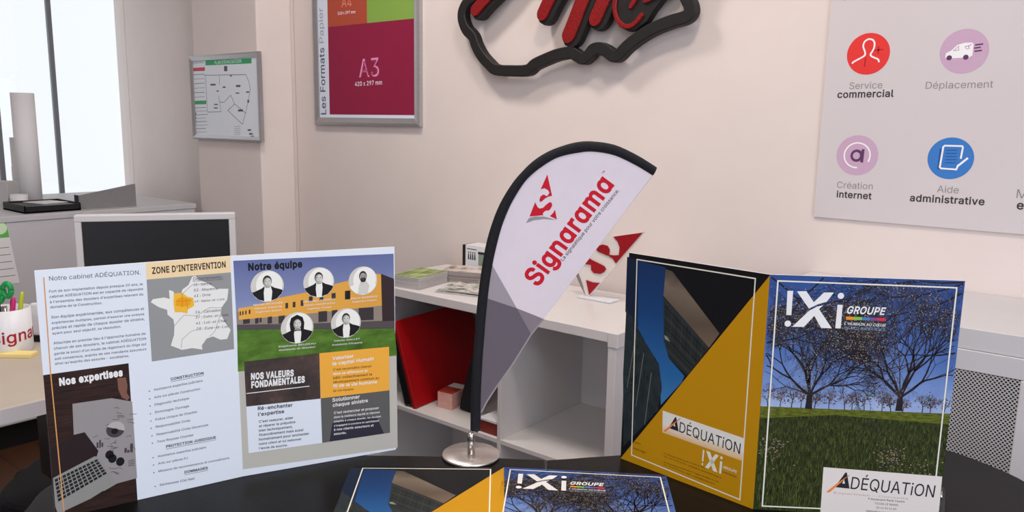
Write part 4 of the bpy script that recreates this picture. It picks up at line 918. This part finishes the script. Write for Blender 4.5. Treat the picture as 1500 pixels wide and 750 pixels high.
q = MB(Matrix.Translation((a.x + .03, a.y, TOP))); q.box((-.03, -.02, .0), (.03, .02, .003), ACRYL); q.box((-.03, .016, .003), (.03, .019, .05), ACRYL); q.box((-.03, -.02, .003), (.03, -.017, .03), ACRYL); q.build('holder_body', hd)
hd.location = (a.x + .03, a.y, TOP); 
# ------------------------------------------------------------------ inside the compartments
g = onz(609, 600, BZ); tp = ony(581, 470, g.y); lean = math.atan2(g.x - tp.x, tp.z - g.z); hh = (tp - g).length
M = Matrix.Translation((g.x, g.y, BZ)) @ Matrix.Rotation(math.radians(4), 4, 'Z') @ Matrix.Rotation(-lean, 4, 'Y')
REDC = nmat('red_cover', [(.3, (160, 6, 14)), (.7, (172, 8, 18))], (1, 1, 1), 40, .42, 3)
rf = thing('portfolio_case', 'large red and black portfolio case leaning inside the white shelf', 'case', (g.x, g.y + .15, BZ))
MB(M).box((-.012, 0, .002), (0, .355, hh), REDC, .002).build('red_cover', rf)
MB(M).box((-.045, .002, .012), (-.0125, .355, hh - .006), BLACKP, .006).build('black_body', rf)
a = onz(641, 596, BZ); b = onz(662, 601, BZ); d_ = Vector((b.x - a.x, b.y - a.y, 0)); M = frame((a.x, a.y, BZ), d_, Vector((-d_.y, d_.x, 0))); wd = d_.length * 1.0
PNK = nmat('card_edge_pink', [(.35, (206, 132, 120)), (.5, (222, 170, 158)), (.65, (230, 196, 184))], (1, 1, 60), 30, .6)
cbx = thing('card_pack', 'pink sided pack of cards with red top inside the white shelf', 'cards', (a.x, a.y, BZ))
MB(M).box((0, 0, 0), (wd, .085, .048), PNK, .001).build('card_block', cbx)
MB(M).box((.001, .001, .0482), (wd - .001, .05, .0505), nmat('card_red', [(.35, (180, 50, 40)), (.6, (200, 84, 66))], (1, 1, 1), 40, .4)).build('top_card', cbx)
MB(M).box((.001, .0512, .0482), (wd - .001, .084, .051), PAPER).build('white_card', cbx)
a = onz(673, 601, BZ); q = MB(Matrix.Translation((a.x, a.y, BZ)) @ Matrix.Rotation(.15, 4, 'Z') @ Matrix.Rotation(math.radians(11), 4, 'Y'))
q.prism([(0, 0), (.05, 0), (.052, .04), (.045, .25), (.02, .26), (.01, .2), (-.002, .03)], 0, .05, BLACKF, Matrix(((1, 0, 0, 0), (0, 0, 1, 0), (0, 1, 0, .006), (0, 0, 0, 1))), bev=.004)
q.build('fabric_pouch', label='black fabric pouch standing beside the pink card pack', cat='pouch')
a = ony(702, 647, SY0 + .01); b = ony(727, 647, SY0 + .01)
bxx = thing('archive_box', 'red brown box with white rim on the shelf beside the divider', 'box', ((a.x + b.x) / 2, SY0 + .1, BZ))
x0, x1 = a.x, min(b.x, -1.2785)
MB().box((x0, SY0 + .012, BZ), (x1, SY0 + .2, BZ + .034), nmat('box_red_brown', [(.3, (116, 40, 30)), (.7, (140, 56, 44))], (1, 1, 1), 12, .6), .001).build('box_body', bxx)
MB().box((x0 - .001, SY0 + .010, BZ + .0342), (x1 + .0005, SY0 + .2, BZ + .041), WHITEP, .001).build('box_rim', bxx)

# ------------------------------------------------------------------ on the walls
def picture(name, label, cat, y, x0, x1, z0, z1, fw, th, fm):
    t = thing(name, label, cat, ((x0 + x1) / 2, y, z0)); q = MB()
    yb, yf = y - .001, y - th
    def bar(p):                                           # mitred bar, p = four outline points (x,z); outer first two
        (ax, az), (bx_, bz_), (cx_, cz_), (dx_, dz_) = p
        vs = [(ax, yb, az), (bx_, yb, bz_), (bx_, yf + .004, bz_), (ax, yf + .004, az)]
        k = .35; mx_ = lambda u, v: u + (v - u) * k
        vs += [(mx_(ax, dx_), yf, mx_(az, dz_)), (mx_(bx_, cx_), yf, mx_(bz_, cz_)), (cx_, yf + .006, cz_), (dx_, yf + .006, dz_), (cx_, yb, cz_), (dx_, yb, dz_)]
        q.add(vs, [(0, 1, 2, 3), (3, 2, 5, 4), (4, 5, 6, 7), (7, 6, 8, 9), (9, 8, 1, 0), (0, 3, 4, 7, 9), (1, 8, 6, 5, 2)], fm)
    o = [(x0, z0), (x1, z0), (x1, z1), (x0, z1)]; i = [(x0 + fw, z0 + fw), (x1 - fw, z0 + fw), (x1 - fw, z1 - fw), (x0 + fw, z1 - fw)]
    for k in range(4): bar((o[k], o[(k + 1) % 4], i[(k + 1) % 4], i[k]))
    q.build('frame', t)
    MB().box((x0 + fw * .5, y - th * .45, z0 + fw * .5), (x1 - fw * .5, y - .001, z1 - fw * .5), WHITEP).build('backing', t)
    return t, Sheet(frame((x0, y - th * .45 - .0002, z0), (1, 0, 0), (0, 0, 1)))
PWALL = (196, 184, 180)                                  # what white paper reads on the far wall
wink = lambda n, c_, r=.25: ink(n, c_, r, PWALL)
yp = WY - .02; x0, z0 = ony(459.5, 181, yp)[0], ony(463, 182.4, yp)[2]; x1 = ony(613.5, 182, yp)[0]; z1 = z0 + .865
po, S = picture('poster_frame', 'silver framed paper format poster with magenta block on the back wall', 'poster', WY, x0, x1, z0, z1, .028, .02, ALU)
c = S.crop(440, 0, 3.947); W_, H_ = x1 - x0, z1 - z0
S.flat([(.02, .02), (W_ - .02, .02), (W_ - .02, H_ - .02), (.02, H_ - .02)], wink('poster_white', (186, 180, 186)), 1)
u0, v0 = c(170, 662); ug, vg = c(386, 134); u1 = W_ - .026
MAG = ngrad('poster_magenta', [(0, (128, 30, 64)), (.55, (136, 36, 74)), (.85, (160, 70, 104)), (1, (150, 46, 84))], 1, 0, .55, .22, nz=.35, nscale=5)
S.flat([(u0, v0), (u1, v0), (u1, vg), (u0, vg)], MAG, 2)
S.flat([(u0, vg), (ug, vg), (ug, vg + .30), (u0, vg + .30)], wink('poster_rust', (150, 62, 44), .22), 3)
S.flat([(ug, vg), (u1, vg), (u1, vg + .30), (ug, vg + .30)], ngrad('poster_green', [(0, (120, 150, 74)), (.4, (164, 168, 92)), (1, (170, 172, 98))], 0, .30, .56, .22), 3)
S.flat([(u0, vg + .30), (u1, vg + .30), (u1, H_ - .03), (u0, H_ - .03)], wink('poster_blue', (70, 110, 150), .22), 3)
S.text('Les Formats', (149, 662), (137, 275), wink('poster_text_dark', (74, 74, 84)), c, .02, 0, .030, 4)
S.text('Papier', (136, 248), (130, 44), wink('poster_text_grey', (128, 124, 132)), c, .0, 0, .028, 4)
PK = wink('poster_pale_pink', (196, 120, 146), .22)
S.text('A3', (340, 448), (456, 440), PK, c, .0, 0, None, 4); S.text('A3', (352, 440), (444, 433), wink('poster_magenta_fill', (138, 38, 76), .22), c, -.012, 0, None, 5)
S.text('420 x 297 mm', (316, 498), (472, 488), wink('poster_text_white', (206, 180, 190), .22), c, .02, 0, None, 4)
S.text('A4', (238, 42), (296, 38), wink('poster_pale_rust', (190, 110, 92), .22), c, 0, 0, None, 4); S.text('210 x 297 mm', (216, 86), (318, 76), wink('poster_text_white', (206, 180, 190), .22), c, .02, 0, None, 4)
S.build('poster_print', po)

yp = CY - .018; x0, z0 = ony(281.5, 203.5, yp)[0], ony(281.5, 203.5, yp)[2]; x1 = ony(382, 209.5, yp)[0]; z1 = ony(276, 82.5, yp)[2]
pl, S = picture('evacuation_plan', 'small silver framed floor plan sign with green header on the pillar', 'sign', CY, x0, x1, z0, z1, .020, .018, ALU)
c = S.crop(260, 60, 4.686); W_, H_ = x1 - x0, z1 - z0; PPL = (168, 162, 164); pink_ = lambda n, c_: ink(n, c_, .35, PPL)
S.flat([(.01, .01), (W_ - .01, .01), (W_ - .01, H_ - .01), (.01, H_ - .01)], pink_('plan_white', (166, 164, 170)), 1)
PG, PR, PB = pink_('plan_green', (36, 112, 70)), pink_('plan_red', (146, 48, 58)), pink_('plan_line', (58, 58, 64)); PGT = pink_('plan_grey_text', (112, 112, 118))
S.poly([(192, 134), (508, 118), (508, 154), (192, 168)], PG, c, 2); S.text('PLAN D’ÉVACUATION', (256, 160), (438, 148), pink_('plan_pale_green', (150, 190, 160)), c, .02, lay=3)
S.text('CONSIGNES', (96, 160), (182, 152), PGT, c, .01, lay=2)
S.poly([(95, 186), (188, 180), (188, 206), (96, 208)], PR, c, 2); S.poly([(108, 412), (198, 408), (198, 434), (109, 436)], PG, c, 2)
for k in range(6): S.line([(104, 232 + 31 * k), (186, 228 + 31 * k)], .0022, PGT if k % 2 else PB, c, 2); S.poly([(102, 246 + 30 * k), (112, 246 + 30 * k), (112, 262 + 30 * k), (102, 262 + 30 * k)], PR if k < 3 else PB, c, 2)
for k in range(8): S.line([(112, 460 + 24 * k), (196 + (k % 3) * 6, 456 + 24 * k)], .002, PGT if k % 2 else PB, c, 2)
for k in range(4): S.poly([(116, 490 + 28 * k), (128, 490 + 28 * k), (128, 508 + 28 * k), (116, 508 + 28 * k)], PB, c, 2)
for pts in ([(182, 236), (470, 231), (490, 280), (500, 330), (484, 420), (468, 492), (446, 572), (346, 478), (392, 432)], [(192, 240), (206, 488), (298, 486), (290, 420), (318, 422), (366, 372), (392, 432)], [(286, 234), (290, 300)], [(282, 372), (290, 420)], [(392, 432), (466, 494)], [(346, 478), (360, 462)]): S.line(pts, .0022, PB, c, 2)
for x, y, w_, h_ in ((320, 172, 22, 36), (226, 294, 36, 12), (310, 312, 20, 10), (402, 302, 30, 14), (472, 346, 20, 10), (416, 470, 34, 14), (480, 404, 12, 20), (268, 340, 16, 8), (400, 354, 24, 8), (252, 432, 26, 8), (250, 456, 26, 8), (360, 236, 14, 8)): S.poly([(x, y), (x + w_, y), (x + w_, y + h_), (x, y + h_)], PB, c, 3)
for k in range(5): S.line([(390, 588 + 14 * k), (432, 585 + 14 * k)], .002, PGT, c, 2)
for x, y in ((482, 606), (492, 632), (502, 650)): S.poly([(x, y), (x + 22, y), (x + 26, y + 10), (x, y + 12)], PB, c, 3)
S.build('plan_print', pl)

# services board
yb = WY - .006; x0 = ony(1204, 160, yb)[0]; z0 = ony(1190, 317.5, yb)[2]; x1, z1 = 1.1, 2.12
sb = thing('services_board', 'large pale services board with round coloured icons on the wall at right', 'board', ((x0 + x1) / 2, WY, z0))
BRD = nmat('board_pale', [(.3, (210, 203, 203)), (.7, (213, 206, 206))], (1, 1, 1), 3, .4, 2)
MB().box((x0, yb, z0), (x1, WY - .0005, z1), BRD, .0008).build('panel', sb)
S = Sheet(frame((x0, yb - .0002, z0), (1, 0, 0), (0, 0, 1))); c = S.crop(1180, 0, 4.6875); d = S.crop(1180, 160, 3.75)
PBD = (206, 196, 198); bk = lambda n, c_: ink(n, c_, .4, PBD)
BT, BTB, BW_ = bk('board_text', (122, 112, 114)), bk('board_text_bold', (56, 50, 54)), bk('board_icon_white', (222, 206, 210))
MBRD = S.M; ICONS = []; LET = S
def icon(lb):
    I_ = Sheet(MBRD); ICONS.append((I_, lb)); return I_
def circ(cc, x, y, ry, m, lay=2, k=1): u, v = cc(x, y); r_ = abs(cc(x, y - ry)[1] - cc(x, y + ry)[1]) / 2; S.oval(u, v, r_ * k, r_ * k, m, lay, 48); return u, v, r_
S = icon('red round icon of a person'); u, v, r_ = circ(c, 430, 370, 143, bk('icon_red', (200, 52, 50))); q = lambda P: [(u + a * r_, v + b * r_) for a, b in P]
S.line(dense(q([(-.72, -.44), (-.62, -.34), (-.22, -.12), (-.14, 0), (-.18, .16), (-.26, .36), (-.22, .58), (-.06, .70), (.12, .68), (.24, .55), (.26, .34), (.2, .14), (.12, 0), (.14, -.10), (.28, -.18), (.48, -.28), (.54, -.42)])), .0036, BW_, raw=True, lay=3)
RD2 = bk('icon_red_dark', (160, 36, 40)); S.line(q([(.46, -.02), (.46, .34)]), .003, RD2, raw=True, lay=3); S.line(q([(.26, .15), (.68, .19)]), .003, RD2, raw=True, lay=3); S.line(q([(-.12, -.62), (-.10, -.16)]), .003, RD2, raw=True, lay=3)
LIL = bk('icon_lilac', (176, 140, 162)); PUR = bk('icon_purple', (86, 52, 84))
S = icon('lilac round icon of a car'); u, v, r_ = circ(c, 1088, 352, 153, LIL)
S.flat(q([(-.75, -.26), (-.74, -.06), (-.52, .06), (-.30, .30), (.0, .38), (.30, .38), (.36, .30), (.36, -.20), (.24, -.28), (-.6, -.30)]), BW_, 3)
for a in (-.58, .10): S.oval(u + a * r_, v - .27 * r_, .115 * r_, .115 * r_, PUR, 4, 20)
S.line(q([(-.44, .04), (-.24, .24), (-.22, .06), (-.44, .04)]), .0016, LIL, raw=True, lay=4); S.line(q([(.02, .22), (.10, .10), (.2, .12), (.16, .22), (.02, .22)]), .0016, LIL, raw=True, lay=4); S.line(q([(.14, .22), (.28, .30)]), .002, LIL, raw=True, lay=4)
for k, (a, b) in enumerate(((.42, .74), (.40, .66), (.42, .72))): S.line(q([(a, .26 - .14 * k), (b, .29 - .14 * k)]), .003, PUR, raw=True, lay=4)
S = icon('lilac round icon with at sign'); u, v, r_ = circ(d, 283, 253, 110, LIL)
S.line(q([(.5 + .1, -.30)] + [(.62 * math.cos(math.radians(a)), .62 * math.sin(math.radians(a))) for a in range(-25, 281, 12)]), .0032, BW_, raw=True, lay=3)
S.oval(u - .02 * r_, v - .02 * r_, .30 * r_, .31 * r_, PUR, 4, 28); S.oval(u - .03 * r_, v - .02 * r_, .17 * r_, .18 * r_, LIL, 5, 24); S.flat(q([(.18, -.34), (.32, -.36), (.34, .32), (.20, .30)]), PUR, 5)
S = icon('blue round icon of a sheet and pen'); u, v, r_ = circ(d, 796, 270, 115, bk('icon_blue', (56, 104, 166)))
DB = bk('icon_blue_dark', (40, 74, 128)); S.line(q([(-.46, .44), (-.48, -.5), (.2, -.54)]), .004, DB, raw=True, lay=3)
S.line(q([(.36, -.30), (.30, -.52), (-.36, -.50), (-.42, -.44), (-.36, .54), (-.30, .60), (.44, .60), (.48, .54), (.44, .0)]), .0036, BW_, raw=True, lay=4)
for k in range(5): S.line(q([(-.22, .38 - .15 * k), (.26, .40 - .15 * k)]), .002, DB, raw=True, lay=3)
S.line(q([(.34, -.36), (.74, .05)]), .0042, BW_, raw=True, lay=5)
def caption(*lines):
    K = Sheet(MBRD)
    for tx, p0, p1, bold, cc in lines:
        m_ = BTB if bold else BT
        if cc: K.text(tx, p0, p1, m_, cc, .03 if bold else -.006, 0, lay=3)
        else: K.textuv(tx, p0, p1, m_, .03 if bold else -.006, 0, None, 3)
    K.build('caption', sb)
caption(('Service', (300, 612), (526, 606), 0, c), ('commercial', (218, 672), (604, 664), 1, c))
caption(('Déplacement', (824, 610), (1286, 602), 0, c))
caption(('Création', (172, 432), (368, 441), 0, d), ('internet', (170, 483), (362, 495), 1, d))
caption(('Aide', (722, 456), (840, 463), 0, d), ('administrative', (572, 504), (982, 527), 1, d))
M_, E_ = d(1158, 488), d(1158, 548)
caption(('Marketing', M_, (M_[0] + .115, M_[1]), 0, None), ('et communication', E_, (E_[0] + .205, E_[1]), 1, None))
g0 = c(250, 2); caption(('Agencement', (g0[0] - .01, g0[1] + .003), (g0[0] + .09, g0[1] + .003), 0, None))
for I_, lb in ICONS: I_.build('icon', sb)['label'] = lb

# map outline sign with red letters, standing off the wall
ys = WY - .052
ws = thing('wall_sign', 'black country outline wall sign with red brush lettering', 'sign', (ony(840, 40, WY)[0], WY, ony(840, 40, WY)[2]))
S = Sheet(frame(ony(840, 40, ys), (1, 0, 0), (0, 0, 1))); c = S.crop(640, 0, 3.75)
FOAM = nmat('sign_black', [(.3, (20, 18, 18)), (.7, (30, 28, 28))], (1, 1, 1), 40, .6, 3); RGL = nmat('sign_red_glitter', [(.35, (92, 3, 5)), (.5, (132, 7, 10)), (.65, (166, 14, 16))], (1, 1, 1), 260, .5, 2)
def ribbon(P, wd, closed=False, n=3):
    P = [Vector(p) for p in P]; D = dense([tuple(p) for p in P], n) if not closed else dense([tuple(p) for p in P + P[:1]], n)[:-1]
    D = [Vector(p) for p in D]; L = []; R = []; N_ = len(D)
    for i in range(N_):
        a = D[(i - 1) % N_] if closed or i else D[i]; b = D[(i + 1) % N_] if closed or i < N_ - 1 else D[i]
        t = (b - a).normalized(); nn = Vector((-t.y, t.x)); L.append(D[i] + nn * wd / 2); R.append(D[i] - nn * wd / 2)
    return D, L, R
def slab(q, L, R, z0, z1, m, closed, ch=.003):
    n = len(L); vs = []; fs = []
    for l, r in zip(L, R):
        k = (r - l).normalized() * ch; vs += [(l.x, l.y, z0), (l.x, l.y, z1 - ch), (l.x + k.x, l.y + k.y, z1), (r.x - k.x, r.y - k.y, z1), (r.x, r.y, z1 - ch), (r.x, r.y, z0)]
    for i in range(n if closed else n - 1):
        j = (i + 1) % n
        for k in range(6): fs.append((i * 6 + k, j * 6 + k, j * 6 + (k + 1) % 6, i * 6 + (k + 1) % 6))
    if not closed: fs.append(list(range(6))[::-1]); fs.append([(n - 1) * 6 + k for k in range(6)])
    q.add(vs, fs, m)
outl = [(232, -40), (165, 5), (135, 55), (132, 105), (152, 160), (188, 200), (206, 250), (236, 305), (275, 350), (315, 382), (400, 388), (488, 385), (530, 352), (600, 320), (660, 298), (728, 288), (762, 306), (798, 322), (828, 300), (850, 272), (890, 264), (928, 282), (960, 306), (990, 302), (1040, 252), (1110, 198), (1190, 152), (1280, 116), (1350, 96), (1384, 70), (1384, 30), (1362, -30), (1390, -120), (1410, -280), (1380, -420), (1200, -500), (980, -640), (860, -690), (780, -580), (600, -500), (440, -420), (330, -380), (180, -300), (130, -230), (230, -190), (290, -120)]
D, L, R = ribbon([c(*p) for p in outl], .033, True, 4)
q = MB(S.M); slab(q, L, R, -.028, 0, FOAM, True); q.build('map_outline', ws)
for k in (2, 9, 17, 30, 35, 40):
    u = c(*outl[k]); MB(S.M).tube([(u[0], u[1], -.052), (u[0], u[1], -.028)], .006, FOAM, 8).build('stand_off', ws)
STR = [([(214, 56), (262, 0), (330, -70), (420, -190)], 52), ([(582, 78), (604, 30), (640, -40), (700, -150)], 54), ([(724, 196), (752, 130), (790, 30), (850, -110)], 60), ([(872, 104), (900, 40), (940, -50), (980, -130)], 56)]
bar_z = .004
def strokes(items, face):
    """black body of one letter and its red face as a child"""
    q = MB(S.M)
    for k in items: k(q)
    body = q.build('letter', ws); q = MB(S.M)
    for k in face: k(q)
    q.build('letter_face', body)
def stroke(P, ww, z0_, z1_, m, dx=0, dy=0, cap=True):
    def f(q):
        D, L, R = ribbon([c(x + dx, y + dy) for x, y in P], ww, False, 4)
        if cap:
            e0 = (D[0] - D[1]).normalized() * ww; l0, r0 = L[0].copy(), R[0].copy()
            for a_, b_ in ((.20, .06), (.36, .18), (.46, .32)):
                L.insert(0, l0 + e0 * a_ + (r0 - l0) * b_); R.insert(0, r0 + e0 * a_ + (l0 - r0) * b_)
        slab(q, L, R, z0_, z1_, m, False, .002)
    return f
for P, wd in STR:
    w_ = abs(c(0, 0)[0] - c(wd, 0)[0]) * .9
    strokes([stroke(P, w_ * 1.45, -.026, 0, FOAM, 14, 5)], [stroke(P, w_, .0003, .006, RGL)])
blob = [(985, -130), (962, 20), (968, 90), (1000, 145), (1050, 172), (1090, 164), (1150, 120), (1188, 60), (1235, 0), (1290, -60), (1300, -130)]
strokes([lambda q: q.prism([c(*p) for p in blob], -.026, 0, FOAM, bev=.002)],
        [stroke([(1128, 82), (1085, 132), (1040, 146), (1000, 118), (980, 60), (985, -20), (1010, -120)], .0125, .0003, .006, RGL), stroke([(1068, 36), (1090, 0), (1130, -60)], .013, .0003, .006, RGL), stroke([(1148, 6), (1200, -20), (1262, -70)], .012, .0003, .006, RGL)])
bar_ = [(150, -128), (420, -180), (700, -140), (980, -128), (1330, -100)]
strokes([stroke(bar_, .028, -.026, 0, FOAM, cap=False)], [stroke(bar_, .017, .0003, .006, RGL, cap=False)])

# pen lying at the right of the standing folder
a = onz(1379, 718, TZ + .006); b = onz(1377, 775, TZ + .006)
pn = thing('ballpoint_pen', 'black pen with metal clip lying beside the standing folder at right', 'pen', (a.x, a.y, TZ))
q = MB(); d_ = b - a; q.tube([a, a + d_ * .02, a + d_ * .9, b], [.004, .0058, .0058, .002], BLACKP, 14); q.build('barrel', pn)
MB().tube([a + d_ * .06 + Vector((0, 0, .0064)), a + d_ * .35 + Vector((0, 0, .0072))], .0012, CHROME, 8).build('clip', pn)
